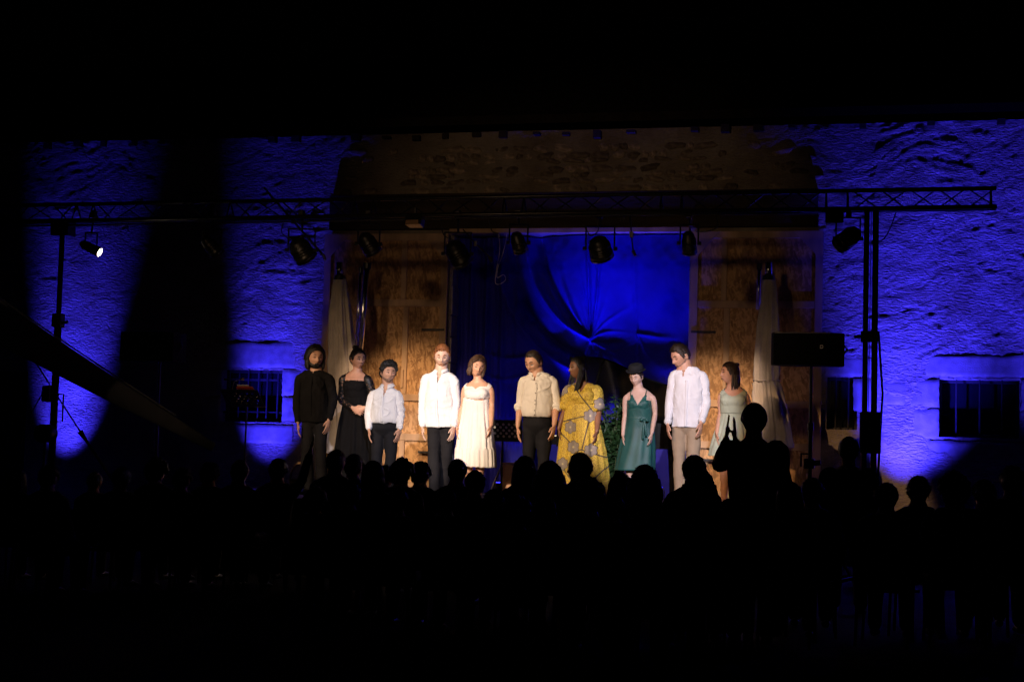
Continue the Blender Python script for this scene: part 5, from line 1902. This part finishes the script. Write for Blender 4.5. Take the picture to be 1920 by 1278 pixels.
def bodice(C, mat, z_low_v, neck, strap=.02, armcut=True, m=.017, sleeves=None, smat=None, extra=None, wide=.0):
    """fitted top cut from an inflated torso; neck(x, z_rel) -> True where skin shows"""
    Y, B = C['Y'], C['B']
    mb = MB()
    zl = P(C['u'], z_low_v, Y).z
    cx, px, shz, half = C['cx'], C['px'], C['shz'], C['half']
    s2 = [q for q in C['secs'] if q[0] > zl + .02 and q[0] < shz + .02]
    first = (zl, (px + cx) / 2, Y + .004, C['ww'] + m + wide, .094 * B + m + wide * .6)
    secs = [first] + [(q[0], q[1], q[2], q[3] + m + (wide * .5 if i < 1 else 0), q[4] + m) for i, q in enumerate(s2)]
    torso_loft(mb, secs)
    for q in (-1, 1):
        bc = Vector((cx + q * .066 * B, Y - .075 * B, C['z_'](.735)))
        limb(mb, [bc + Vector((0, .05, .05)), bc + Vector((0, .016, .01)), bc + Vector((0, .004, -.014))], [.045 * B + m, .058 * B + m, .046 * B + m], n=14)
    limb(mb, [Vector((cx - .05 * B, Y - .075 * B, C['z_'](.735))), Vector((cx + .05 * B, Y - .075 * B, C['z_'](.735)))], [.045 * B + m, .045 * B + m], n=14)
    o0 = origin_of(C['e'])
    cxr, shr, hf = cx - o0.x, shz - o0.z, half

    def cut(c):
        x, y, z = c[:, 0] - cxr, c[:, 1], c[:, 2] - shr
        return neck(x, y, z, hf)
    o = skin_object('bodice', mb, .0075, mat, C['e'], wrinkle=wr_shirt(C['seed'], .003), cut=cut)
    if sleeves:
        for (key, side) in (('L', -1), ('R', 1)):
            sh_, el, wr, r = C['arms'][key]
            mb = MB()
            frac, puff, mm = sleeves
            pts = [sh_ + Vector((-side * .03, 0, .01)), sh_ + Vector((side * .006, 0, -.02)), sh_.lerp(el, .5), el]
            rd = [r * .9 + mm, r + mm + puff, r * .9 + mm + puff, r * .75 + mm + puff * .8]
            if frac > .5:
                pts += [el.lerp(wr, .5), el.lerp(wr, .95)]
                rd += [r * .76 + mm, r * .55 + mm]
            else:
                pts[-1] = sh_.lerp(el, .88)
            limb(mb, pts, rd, n=18)
            vz = pts[-1]
            so = skin_object('sleeve', mb, .008, smat or mat, C['e'], wrinkle=wr_shirt(C['seed'] + side, .004))
    return o


def skirt(C, mat, top_v, rows, npl, amp, name='skirt', seed=0, tier=None, cxs=0.0, jag=0.0):
    """rows: (v, halfwidth px, centre px) downwards"""
    Y = C['Y']
    s = C['s']
    n = 160
    rr = curve([tuple(r) for r in rows], 8)
    vs, fs = [], []
    v0, v1 = rows[0][0], rows[-1][0]
    for j, (v, hw, uc) in enumerate(rr):
        c = P(uc, v, Y)
        t = (v - v0) / (v1 - v0)
        rx = hw / s
        ry = rx * .66 if t > .15 else rx * (.74 - .5 * t)
        for k in range(n):
            th = 2 * math.pi * k / n
            w_ = math.sin(npl * th + 1.3 * math.sin(2 * th + seed) + .8 * math.sin(t * 3 + seed)) * .6 + math.sin(npl * 1.7 * th + seed * 2 + t * 2) * .4
            tt = t
            w_ += .45 * math.sin(3.0 * th + 4 * t + seed) * math.sin(2.2 * t + th) + .25 * math.sin(5 * th - 6 * t + seed)
            if tier and t > tier:
                w_ = w_ * .6 + math.sin(npl * 1.9 * th + seed) * .5
            q = 1 + amp * w_ * min(1, tt * 2.2 + .12) / max(rx, .05)
            vs.append(c + Vector((rx * q * math.cos(th), .005 + ry * q * math.sin(th), jag * w_ * t)))
    for j in range(len(rr) - 1):
        for k in range(n):
            fs.append((j * n + k, j * n + (k + 1) % n, (j + 1) * n + (k + 1) % n, (j + 1) * n + k))
    mb = MB()
    mb.add(vs, fs)
    o = mb.build(name, mat, C['e'], smooth=True)
    so = o.modifiers.new('t', 'SOLIDIFY'); so.thickness = .004
    return o


def ring_band(C, name, mat, v, hw_px, uc, h=.035, depth=.7, parent=None):
    c = P(uc, v, C['Y'])
    rx = hw_px / C['s']
    ry = rx * depth
    vs = []
    for z, k2 in ((-h / 2, 1.0), (-h / 4, 1.02), (h / 4, 1.02), (h / 2, 1.0)):
        vs += [c + Vector((rx * k2 * math.cos(2 * math.pi * k / 40), .004 + ry * k2 * math.sin(2 * math.pi * k / 40), z)) for k in range(40)]
    fs = [(j * 40 + k, j * 40 + (k + 1) % 40, (j + 1) * 40 + (k + 1) % 40, (j + 1) * 40 + k) for j in range(3) for k in range(40)]
    return MB().add(vs, fs).build(name, mat, parent or C['e'], smooth=True)


# ---- 1 bearded man in black
C = performer(dict(u=590, Y=-3.1, top=648, chin=689, hu=591, shv=697, shl=553, shr=629, head=(38, 4, 0), skin='skin_tan', hair='hair_black', hairstyle='shoulder', beard=.014, beardmat='hair_black', eyes=5,
    L=[(552, 752), (559, 792), dict(wy=-.06)], R=[(629, 750), (617, 786), dict(wy=-.14)], legs=[(-.09, -.08, .05), (.11, .14, -.05)],
    label='bearded man with shoulder length dark hair, all in black, at the left end'))
trousers(C, 'cloth_charcoal', 775)
shirt(C, 'cloth_black', 791, vdepth=.05, vw=.012, stand=True, loose=1.02, placket=True)
# ---- 2 woman in black lace dress
C = performer(dict(u=668, Y=-2.9, top=652, chin=689, hu=671, shv=698, shl=637, shr=698, head=(48, 8, -4), fem=True, skin='skin', hair='hair_black', hairstyle='bun', eyes=8, smile=.4, shoes='shoe',
    L=[(641, 750), (661, 764), dict(wy=-.22, hd=(.9, -.1, -.5), out=(-.2, -1, 0), raw=1)], R=[(700, 748), (684, 764), dict(wy=-.22, hd=(-.9, -.15, -.35), out=(.2, -1, 0), raw=1)],
    label='woman in a long black dress with lace sleeves, hands clasped in front'))
bodice(C, 'cloth_black', 745, lambda x, y, z, h: ((y < .02) & (z > -.095) & (np.abs(x) < h * .62)) | (np.abs(x) > h * .80) & (z > -.16), sleeves=(1.0, .006, .008), smat='lace')
skirt(C, 'cloth_black', 740, [(738, 21, 668), (760, 25, 667), (800, 33, 666), (850, 39, 665), (900, 42, 665), (926, 43, 665)], 11, .018, seed=2)
# ---- 3 short curly haired man
C = performer(dict(u=722, Y=-3.3, top=679, chin=716, hu=728, shv=727, shl=691, shr=757, head=(36, 0, 4), skin='skin', hair='hair_black', hairstyle='curly', beard=.0015, beardmat='stubble_dark', eyes=8, smile=1.0,
    L=[(687, 775), (692, 803), dict(wy=-.08)], R=[(756, 775), (749, 803), dict(wy=-.08)], legs=[(-.08, -.08, 0), (.08, .085, 0)], arm=.95, build=.97,
    label='short grinning man with black curls, white shirt tucked into dark trousers'))
trousers(C, 'cloth_charcoal', 789)
shirt(C, 'cloth_white', 793, vdepth=.14, vw=.035, tucked=True, cuff=True)
# ---- 4 tall ginger man
C = performer(dict(u=824, Y=-3.2, top=645, chin=686, hu=829, shv=698, shl=789, shr=861, head=(14, 16, 0), skin='skin_pale', hair='hair_ginger', hairstyle='short', beard=.002, beardmat='stubble_ginger', eyes='down',
    L=[(787, 760), (792, 798), dict(wy=-.06)], R=[(860, 757), (851, 799), dict(wy=-.12)], legs=[(-.04, -.035, -.10), (.04, .03, .08)], pelvis_dx=.02,
    label='tall ginger haired man in loose white shirt hanging over dark jeans'))
trousers(C, 'cloth_charcoal', 790, slim=1.02)
shirt(C, 'cloth_white', 801, vdepth=.17, vw=.045, loose=1.03)
# ---- 5 woman in white dress
C = performer(dict(u=894, Y=-3.25, top=667, chin=704, hu=895, shv=715, shl=864, shr=929, head=(28, 10, 12), fem=True, skin='skin', hair='hair_brown', hairstyle='bob', eyes='down', smile=.9, shoes='sandal',
    L=[(864, 758), (857, 802), dict(wy=-.04)], R=[(927, 760), (921, 797), dict(wy=-.12)], legs=[(-.06, -.05, 0), (.06, .06, 0)], build=1.04, pelvis_dx=-.02,
    label='smiling woman with a brown bob in a sleeveless white dress'))
bodice(C, 'cloth_ivory', 748, lambda x, y, z, h: (((y < .03) & (z > -.088 + .035 * np.where(np.abs(x) < .055, np.abs(np.sin(x * 28)), 1.0)) & (np.abs(x) < h * .60)) | ((y >= .03) & (z > -.10) & (np.abs(x) < h * .60)) | (np.abs(x) > h * .80)) & (z > -.17))
ring_band(C, 'waistband', 'cloth_ivory', 750, 25.0, 893, h=.05)
skirt(C, 'cloth_ivory', 750, [(751, 24.5, 893), (775, 27, 892), (810, 33, 891), (838, 36, 891), (842, 37.5, 891), (875, 39, 891)], 13, .012, seed=3, tier=.72, jag=.006)
# ---- 6 man in cream shirt
C = performer(dict(u=1007, Y=-3.2, top=656, chin=699, hu=1001, shv=702, shl=972, shr=1049, head=(-22, 20, 0), skin='skin', hair='hair_dark', hairstyle='crop', eyes='down',
    L=[(970, 762), (971, 800), dict(wy=-.05)], R=[(1048, 762), (1039, 797), dict(wy=-.10)], legs=[(-.09, -.09, 0), (.09, .10, 0)], build=1.06,
    label='man in cream shirt with rolled sleeves and black trousers, looking down'))
trousers(C, 'cloth_charcoal', 778)
shirt(C, 'cloth_cream', 781, vdepth=.12, vw=.03, tucked=True, sleeves=(.10, .12), buttons=True, loose=1.02)
# ---- 7 woman in yellow print
C = performer(dict(u=1092, Y=-3.2, top=668, chin=707, hu=1083, shv=718, shl=1060, shr=1126, head=(-50, 2, 0), fem=True, skin='skin_brown', hair='hair_black', hairstyle='braids', eyes=-8, shoes='sandal',
    L=[(1055, 768), (1048, 803), dict(wy=-.05)], R=[(1127, 770), (1119, 808), dict(wy=-.14)], build=1.12, arm=1.15,
    label='woman with long black braids in a yellow dress with grey flowers'))
bodice(C, 'yellow_print', 757, lambda x, y, z, h: ((y < .0) & (z > -.10) & (np.abs(x) < .045 * (z + .10) / .10 + .004)) | (z > .005), sleeves=(.4, .022, .012), m=.016, wide=.01)
for side, q in ((-1, 'L'), (1, 'R')):
    sh_, el, wr, r = C['arms'][q]
    a = sh_.lerp(el, .84)
    d = (el - sh_).normalized()
    MB().tube([a - d * .03, a + d * .03], [r + .030, r + .026], 20).build('sleeve_cuff', 'cloth_charcoal' if False else 'yellow_print', C['e'], smooth=True)
ring_band(C, 'waistband', 'yellow_print', 756, 27, 1089, h=.03)
skirt(C, 'yellow_print', 756, [(757, 27, 1089), (785, 33, 1089), (830, 40, 1090), (880, 46, 1091), (928, 50, 1092)], 9, .02, seed=5)
for side in (-1, 1):
    q = C['T'](Vector((side * .083, .005, -.045)) * C['hs'])
    MB().tube([q, q - Vector((0, 0, .018))], .007, 8).build('earring', 'paper', C['e'])
# ---- 8 woman with hat and green jumpsuit
C = performer(dict(u=1195, Y=-3.2, top=688, chin=722, hu=1193, shv=731, shl=1166, shr=1233, head=(-14, 18, 0), fem=True, skin='skin_pale', hair='hair_dark', hairstyle='short', eyes='down', shoes='shoe',
    L=[(1167, 778), (1168, 815), dict(wy=-.04)], R=[(1233, 776), (1222, 812), dict(wy=-.12)], build=.95, arm=.9, pelvis_dx=.02,
    label='woman in dark brimmed hat and green strappy outfit, eyes lowered'))
o = bodice(C, 'cloth_green', 786, lambda x, y, z, h: (((y < .03) & (z > -.045) & (np.abs(x) > 0) & (np.abs(x) < 9)) | ((y < .03) & (z > -.165) & (np.abs(x) < (z + .165) * .62)) | (z > -.05) | ((np.abs(x) > .093) & (z > -.11)) | ((np.abs(x) > h * .78) & (z > -.18))), wide=.02, m=.014)
for side in (-1, 1):
    x = C['cx'] + side * .088
    Yb = C['Y']
    MB().tube([(x - side * .002, Yb - .108, C['shz'] - .05), (x, Yb - .085, C['shz'] - .022), (x, Yb - .03, C['shz'] + .012), (x, Yb + .06, C['shz'] - .02), (x, Yb + .10, C['shz'] - .07)], .005, 6).build('strap', 'cloth_green', C['e'])
ring_band(C, 'belt', 'cloth_green', 785, 24.5, 1199, h=.03, depth=.72)
kn = P(1208, 787, C['Y'] - .135)
mb = MB()
for (dx, dz, r) in ((.05, .0, .018), (-.05, .01, .018), (.03, -.18, .014), (-.012, -.22, .014)):
    limb(mb, [kn, kn + Vector((dx * .6, -.012, dz * .5)), kn + Vector((dx, 0, dz))], [(.008, .006), (r, .006), (r, .004)], n=8)
mb.build('belt_bow', 'cloth_green', C['e'], smooth=True)
skirt(C, 'cloth_green', 786, [(786, 24, 1199), (810, 27, 1198), (840, 31.5, 1194.5), (882, 37, 1189.5)], 6, .013, seed=6, name='culottes')
# hat
T, hs = C['T'], C['hs'] * 1.04
mb = MB()
prof = [(.118, .056), (.122, .060), (.104, .062), (.094, .064), (.092, .085), (.088, .110), (.080, .130), (.066, .138), (.045, .132), (.018, .128)]
rings = []
for r, z in prof:
    rings.append([T(Vector((r * math.cos(th), .012 + r * 1.12 * math.sin(th), z + (.010 * math.cos(2 * th) if r > .12 else 0) + .026)) * hs) for th in [2 * math.pi * k / 32 for k in range(32)]])
loft(mb, rings, 32)
hat = mb.build('hat', 'felt', C['e'], smooth=True)
mb = MB()
rings = [[T(Vector((r * math.cos(th), .012 + r * 1.12 * math.sin(th), z + .026)) * hs) for th in [2 * math.pi * k / 32 for k in range(32)]] for r, z in ((.0955, .066), (.0965, .068), (.0945, .092), (.093, .094))]
loft(mb, rings, 32, cap=False)
mb.build('hat_band', 'cloth_charcoal', hat, smooth=True)
# ---- 9 tall man in white shirt and chinos
C = performer(dict(u=1288, Y=-3.2, top=644, chin=688, hu=1276, shv=691, shl=1253, shr=1329, head=(-46, 24, 0), skin='skin', hair='hair_dark', hairstyle='short', beard=.0015, beardmat='stubble_dark', eyes='down',
    L=[(1250, 755), (1252, 794), dict(wy=-.10)], R=[(1329, 757), (1315, 791), dict(wy=-.14)], legs=[(-.07, -.06, .0), (.08, .05, -.1)], build=1.02,
    label='tall dark haired man in white collarless shirt and beige chinos'))
trousers(C, 'cloth_chino', 790, slim=1.0)
shirt(C, 'cloth_white', 801, vdepth=.15, vw=.026, stand=True, loose=.93)
# ---- 10 woman in sage dress
C = performer(dict(u=1375, Y=-3.1, top=678, chin=717, hu=1368, shv=727, shl=1344, shr=1408, head=(-62, -2, 0), fem=True, skin='skin', hair='hair_dark', hairstyle='halfup', eyes=-8, smile=1.0, shoes='sandal',
    L=[(1346, 775), (1344, 812), dict(wy=-.08)], R=[(1410, 775), (1402, 810), dict(wy=-.10)], build=1.04,
    label='smiling woman in pale sage green sleeveless dress, at the right end'))
bodice(C, 'cloth_sage', 775, lambda x, y, z, h: (((y < .03) & (z > -.09 + 6.0 * x * x) & (np.abs(x) < h * .55)) | (np.abs(x) > h * .78)) & (z > -.17))
ring_band(C, 'waistband', 'cloth_sage', 777, 23.5, 1375, h=.05)
skirt(C, 'cloth_sage', 778, [(779, 23.5, 1375), (800, 28, 1373), (830, 35, 1371), (855, 40, 1370)], 12, .018, seed=8)


# ================================================================== AUDIENCE (seated, backs to the camera)
CH = empty('chair', (0, 0, 0), 'dark chair', 'chair', 'chairs of the audience')


def stack_chair(e):
    x = MB()
    MB().box(-.21, .21, -.20, .21, .42, .45).build('seat', 'plastic_chair', e, bevel=.01)
    MB().box(-.20, .20, -.235, -.215, .58, .84).build('backrest', 'plastic_chair', e, bevel=.01)
    for s in (-1, 1):
        MB().tube([(s * .18, -.22, .8), (s * .19, -.22, .43), (s * .2, -.26, .0)], .012, 6).build('leg', 'plastic_chair', e)
        MB().tube([(s * .18, .18, .43), (s * .2, .21, .0)], .012, 6).build('leg', 'plastic_chair', e)


stack_chair(CH)


def seated(style, hairmat, topmat, arm_up=False, turn=0, wide=1.0, tilt=0):
    """spectator on a chair facing +y, head top at 1.27 m; built at the world origin"""
    e = empty('person', (0, 0, 0), 'spectator', 'person', 'seated audience')
    body, top, leg = MB(), MB(), MB()
    hc = Vector((0, .03, 1.152))
    R3 = Matrix.Rotation(math.pi + RAD(turn), 3, 'Z') @ Matrix.Rotation(RAD(tilt), 3, 'X')
    T = lambda v: hc + R3 @ v
    secs = [(.46, 0, 0, .15, .12), (.56, 0, 0, .165 * wide, .13), (.68, 0, -.01, .15 * wide, .115), (.84, 0, -.01, .165 * wide, .115), (.945, 0, 0, .178 * wide, .098), (1.0, 0, 0, .135 * wide, .075), (1.03, 0, .005, .085, .066), (1.06, 0, .01, .066, .06)]
    torso_loft(body, secs, n=20)
    limb(body, [Vector((0, .0, .99)), Vector((0, .01, 1.07)), T(Vector((0, .02, -.05)))], [.072, .064, .060], n=12)
    head_mesh(body, T, 1.0, 32, 22)
    torso_loft(top, [(z, x, y, rx + .018, ry + .018) for z, x, y, rx, ry in secs[:-1]], n=20)
    for s in (-1, 1):
        sh_ = Vector((s * .165 * wide, 0, .925))
        if arm_up and s > 0:
            el, wr = sh_ + Vector((.08, .06, .14)), sh_ + Vector((.15, .10, .44))
            hd = Vector((.25, .05, 1))
        else:
            el, wr = sh_ + Vector((s * .07, .03, -.27)), sh_ + Vector((-s * .03, .24, -.30))
            hd = Vector((-s * .5, .8, -.1))
        limb(body, [sh_, sh_.lerp(el, .5), el, el.lerp(wr, .4), wr], [.05, .045, .038, .038, .027], n=12)
        limb(top, [sh_ + Vector((-s * .04, 0, 0)), sh_, sh_.lerp(el, .5), el, el.lerp(wr, .85)], [.06, .068, .058, .05, .042], n=12)
        hand(body, wr, hd, Vector((s, .2, .3)), r=1.0, curl=.3)
        hip, kn, an = Vector((s * .09, .02, .50)), Vector((s * .12, .43, .50)), Vector((s * .13, .42, .10))
        limb(body, [hip, hip.lerp(kn, .5), kn, kn.lerp(an, .4), an], [.08, .075, .055, .052, .036], n=12)
        limb(leg, [hip, hip.lerp(kn, .5), kn + Vector((0, .02, 0)), kn.lerp(an, .4), an], [.10, .09, .07, .066, .055], n=12)
        sm = MB()
        limb(sm, [an + Vector((0, -.04, -.05)), an + Vector((0, .06, -.05)), an + Vector((0, .17, -.065))], [(.035, .035), (.042, .038), (.035, .02)], n=10, flat=(0, 0, 1))
        sm.build('shoe', 'shoe', e, smooth=True)
    skin_object('body', body, .010, 'skin_tan', e, smooth=1)
    skin_object('top', top, .014, topmat, e, wrinkle=wr_shirt(hash(style) % 50, .006))
    skin_object('trousers', leg, .015, 'cloth_navy', e, wrinkle=wr_trouser(4))
    sd = random.randint(0, 99)
    if style == 'short':
        h = hair_shell(T, 1.0, SHORT, .014, seed=sd)
    elif style == 'crop':
        h = hair_shell(T, 1.0, SHORT, .006, seed=sd)
    elif style == 'tuft':
        h = hair_shell(T, 1.0, SHORT, .016, seed=sd, strand=.012, curl=.01)
    elif style == 'curly':
        h = hair_shell(T, 1.0, SHORT, .035, curl=.02, seed=sd)
    elif style == 'bun':
        h = hair_shell(T, 1.0, SHORT, .010, seed=sd)
        lock(h, T, 1, [(0, .08, .05), (0, .12, .06), (0, .15, .06)], [.03, .042, .02])
    elif style in ('long', 'big'):
        bg_ = 1.0 if style == 'long' else 1.30
        h = hair_shell(T, 1.0, [(0, 42), (40, 36), (60, -5), (180, -48)], .018 * bg_, seed=sd, strand=.006)
        for k in range(17):
            aa = RAD(66 + k * 228 / 16)
            x0, y0 = .082 * math.sin(aa) * bg_, -.096 * math.cos(aa) * bg_
            lock(h, T, 1, [(x0, y0, .03), (x0 * 1.12, y0 * 1.08, -.06), (x0 * 1.15, y0 * 1.05, -.13), (x0 * 1.0, y0 * .95, -.20)], [.016, .024, .024, .010])
    rr_ = random.Random(sd)
    for _ in range({'crop': 160}.get(style, 340)):
        aa, ee = rr_.uniform(-180, 180), math.degrees(math.asin(rr_.uniform(-.45, 1)))
        if ee < np.interp(abs(aa), *zip(*SHORT)) + 3:
            continue
        p0 = Vector(head_points(np.array(RAD(aa)), np.array(RAD(ee))))
        nr_ = p0.normalized()
        dn = Vector((rr_.gauss(0, .6), rr_.gauss(0, .6), rr_.gauss(-.3, .6)))
        dn = (dn - nr_ * dn.dot(nr_)).normalized()
        off = {'short': .010, 'crop': .003, 'tuft': .012, 'curly': .032, 'bun': .006, 'long': .016, 'big': .022}[style]
        q0 = p0 + nr_ * off
        q1 = q0 + dn * .02 + nr_ * .008
        q2 = q0 + dn * rr_.uniform(.03, .05) + nr_ * rr_.uniform(.0, .014)
        wd_ = dn.cross(nr_) * .006
        h.add([T(q) for q in (q0 - wd_, q0 + wd_, q1 + wd_ * .7, q1 - wd_ * .7, q2)], [(0, 1, 2, 3), (3, 2, 4)])
    h.build('hair', hairmat, e, smooth=True)
    return e


protos = {
    'short': seated('short', 'hair_dark', 'cloth_navy'), 'crop': seated('crop', 'hair_grey', 'cloth_black', turn=8), 'curly': seated('curly', 'hair_dark', 'cloth_charcoal'),
    'bun': seated('bun', 'hair_brown', 'cloth_black', turn=-20), 'long': seated('long', 'hair_dark', 'cloth_navy', wide=.92), 'big': seated('big', 'hair_brown', 'cloth_black', wide=.92),
    'profile': seated('crop', 'hair_dark', 'cloth_black', turn=82), 'tuft': seated('tuft', 'hair_black', 'cloth_navy'), 'wide': seated('short', 'hair_grey', 'cloth_black', wide=1.15, turn=25),
    'armup': seated('short', 'hair_dark', 'cloth_black', arm_up=True),
}
# (u, v of head top, y plane, prototype, label)
AUD = [
    (521, 860, -6.4, 'armup', 'dark spectator with one arm raised, below the bearded man in black'),
    (628, 842, -6.6, 'crop', 'dark round head below the black lace dress, leftmost of the close pair'),
    (662, 852, -6.1, 'short', 'dark head half hidden right of the round head below the lace dress'),
    (698, 866, -7.4, 'long', 'dark long haired head below the curly man, at his left leg'),
    (722, 872, -6.3, 'bun', 'small dark head directly below the curly man in the white shirt'),
    (752, 864, -6.9, 'curly', 'dark bushy head between curly man and ginger man'),
    (788, 867, -6.4, 'tuft', 'dark narrow head at the left leg of the ginger man'),
    (856, 860, -6.9, 'crop', 'tall dark oval head between the ginger man and the white dress'),
    (889, 883, -7.9, 'wide', 'dark round head under the hem of the white dress'),
    (925, 920, -9.4, 'long', 'low dark head between white dress and wooden crate'),
    (983, 857, -6.9, 'long', 'dark long haired head before the cream shirted man, left leg'),
    (1030, 868, -8.4, 'big', 'big haired dark head between cream shirt and yellow dress'),
    (1086, 848, -7.9, 'profile', 'dark head in profile facing left, in front of the yellow dress'),
    (1104, 902, -10.6, 'curly', 'large low dark head below the profile head'),
    (1162, 888, -8.0, 'long', 'dark head at the left hem of the green outfit'),
    (1208, 875, -8.6, 'big', 'large soft dark head below the green outfit'),
    (1302, 856, -7.0, 'tuft', 'dark spiky head in front of the beige chinos'),
    (1312, 884, -9.6, 'big', 'wide dark head just below the spiky head at the chinos'),
    (1523, 897, -8.2, 'short', 'dark head low right of the clapping spectator, under the speaker stand'),
    (90, 872, -8.8, 'short', 'dim head at the foot of the left tower'),
    (30, 880, -7.6, 'long', 'dim long haired head in the left bottom corner of the crowd'),
    (176, 884, -7.0, 'crop', 'dim head right of the left tower foot'),
    (226, 876, -7.8, 'wide', 'dim broad head below the left end of the square loudspeaker'),
    (292, 862, -7.0, 'curly', 'dim curly head below the square loudspeaker stand'),
    (340, 878, -7.6, 'short', 'dim head between loudspeaker stand and barred window'),
    (392, 868, -6.8, 'tuft', 'dim head under the left corner of the barred window'),
    (448, 862, -7.4, 'crop', 'dim head at the shaft of the left music stand'),
    (1480, 905, -9.0, 'long', 'dark head close by the right elbow of the clapping spectator'),
    (1662, 905, -8.6, 'bun', 'dim head at the foot of the right twin pole tower'),
    (1722, 893, -7.8, 'short', 'dim head below the bright blue wall patch on the right'),
    (1790, 890, -8.4, 'curly', 'dim head under the right barred window, left part'),
    (1845, 900, -7.4, 'wide', 'dim broad head under the middle of the right barred window'),
    (1900, 872, -8.0, 'crop', 'dim head at the right end of the crowd'),
    (655, 905, -9.2, 'wide', 'dark broad head in the second row below the lace dress'),
    (745, 915, -9.6, 'short', 'dark head in the second row below the curly man'),
    (835, 912, -9.8, 'crop', 'dark head in the second row below the ginger man'),
    (970, 935, -10.6, 'curly', 'low dark curly head in front of the wooden crate'),
    (1200, 935, -11.0, 'wide', 'low dark head in the back row below the green outfit'),
    (1262, 928, -10.2, 'short', 'low dark head between green outfit and chinos'),
    (590, 918, -8.8, 'curly', 'dark curly head below the feet of the bearded man'),
    (1020, 930, -9.6, 'long', 'low dark head below the gap of cream shirt and yellow dress'),
    (1150, 925, -9.6, 'short', 'low dark head below the right hem of the yellow dress'),
    (1365, 935, -9.4, 'crop', 'low dark head left of the clapping spectator'),
]
used_p = set()
first_chair = True
for (u, v, Y, k, lab) in AUD:
    t = P(u, v, Y)
    if k in used_p:
        o = copy_tree(protos[k])
    else:
        o = protos[k]
        used_p.add(k)
    scl = t.z / 1.275
    scl = min(max(scl, .80), 1.12)
    o.location = (t.x, Y, t.z - 1.275 * scl)
    if o.location.z < 0 or abs(o.location.z) > .001:
        o.location.z = max(0, o.location.z)
    o.scale = (scl,) * 3
    o.rotation_euler = (0, 0, random.uniform(-.12, .12))
    o['label'] = lab
    c = CH if first_chair else copy_tree(CH)
    first_chair = False
    c.location = (t.x, Y, o.location.z)
    c.scale = (scl,) * 3
    c.rotation_euler = o.rotation_euler
    c['label'] = 'dark chair under the ' + ' '.join(w_ for w_ in lab.replace(',', '').split()[:11])


# ---- standing spectators
def standing(u, vt, Y, label, clap=False):
    top = P(u, vt, Y)
    H = top.z
    e = empty('person', (top.x, Y, 0), label, 'person')
    x = top.x
    k = H / 1.78
    hc = Vector((x, Y + .02, H - .122))
    R3 = Matrix.Rotation(math.pi + RAD(18 if clap else 0), 3, 'Z') @ Matrix.Rotation(RAD(2), 3, 'X')
    T = lambda v: hc + R3 @ v
    body, sh, tr = MB(), MB(), MB()
    shz = H - .29
    secs = [(.80 * k, x, Y, .06, .06), (.84 * k, x, Y, .13, .10), (.93 * k, x, Y, .165, .12), (1.06 * k, x, Y, .15, .11), (1.25 * k, x, Y, .17, .12), (shz - .10, x, Y, .185, .11), (shz - .045, x, Y, .165, .085), (shz, x, Y, .11, .065), (shz + .04, x, Y + .01, .062, .06)]
    torso_loft(body, secs, n=24)
    limb(body, [Vector((x, Y, shz)), Vector((x, Y + .01, shz + .07)), T(Vector((0, .02, -.05)))], [.068, .062, .06], n=14)
    head_mesh(body, T, 1.05)
    torso_loft(sh, [(z, a, b_, rx + .022, ry + .022) for z, a, b_, rx, ry in secs[2:-1]], n=24)
    for s in (-1, 1):
        so = Vector((x + s * .185, Y, shz - .06))
        if clap:
            hp = P(1368, 812, Y + .28)
            if s < 0:
                el = P(1349, 872, Y + .16)
                wr = P(1362, 822, Y + .27)
                hd = (P(1366, 780, Y + .27) - wr).normalized()
                outn = Vector((-1, -.1, 0))
            else:
                el = so + Vector((.03, .12, -.26))
                wr = P(1378, 826, Y + .30)
                hd = (P(1377, 790, Y + .28) - wr).normalized()
                outn = Vector((1, 0, 0))
        else:
            el = so + Vector((s * .06, .02, -.28)); wr = so + Vector((-s * .02, .22, -.30)); hd = Vector((-s * .3, .8, .2)); outn = Vector((s, 0, 0))
        limb(body, [so, so.lerp(el, .5), el, el.lerp(wr, .4), wr], [.055, .048, .042, .04, .028], n=14)
        limb(sh, [so + Vector((-s * .05, 0, .01)), so, so.lerp(el, .5), el, el.lerp(wr, .5), el.lerp(wr, .85)], [.065, .075, .066, .060, .052, .040], n=16)
        hand(body, wr, hd, outn, r=1.05, curl=.04, fing_spread=.13)
        hip, kn, an = Vector((x + s * .09, Y, .88 * k)), Vector((x + s * .11, Y, .50 * k)), Vector((x + s * .12, Y - .02, .09))
        limb(body, [hip, hip.lerp(kn, .5), kn, kn.lerp(an, .35), an], [.085, .075, .056, .055, .038], n=14)
        limb(tr, [hip + Vector((0, 0, .04)), hip.lerp(kn, .5), kn, kn.lerp(an, .4), an], [.11, .095, .075, .07, .06], n=16)
        m_ = MB()
        limb(m_, [an + Vector((0, -.05, -.05)), an + Vector((0, .05, -.045)), an + Vector((0, .17, -.065))], [(.036, .036), (.045, .04), (.036, .02)], n=12, flat=(0, 0, 1))
        m_.build('shoe', 'shoe', e, smooth=True)
    torso_loft(tr, [(.80 * k, x, Y, .09, .08), (.85 * k, x, Y, .16, .125), (.94 * k, x, Y, .18, .135), (1.03 * k, x, Y, .168, .125)], n=20)
    skin_object('body', body, .0075, 'skin_tan', e)
    skin_object('shirt', sh, .011, 'cloth_black', e, wrinkle=wr_shirt(5, .007))
    skin_object('trousers', tr, .012, 'cloth_navy', e, wrinkle=wr_trouser(6))
    hair_shell(T, 1.05, SHORT, .010, seed=3).build('hair', 'hair_dark', e, smooth=True)
    return e


standing(1414, 757, -9.1, 'standing spectator clapping, black silhouette from behind with raised hands', True)
standing(1592, 820, -6.4, 'dim standing spectator behind the right tower foot, seen from behind')
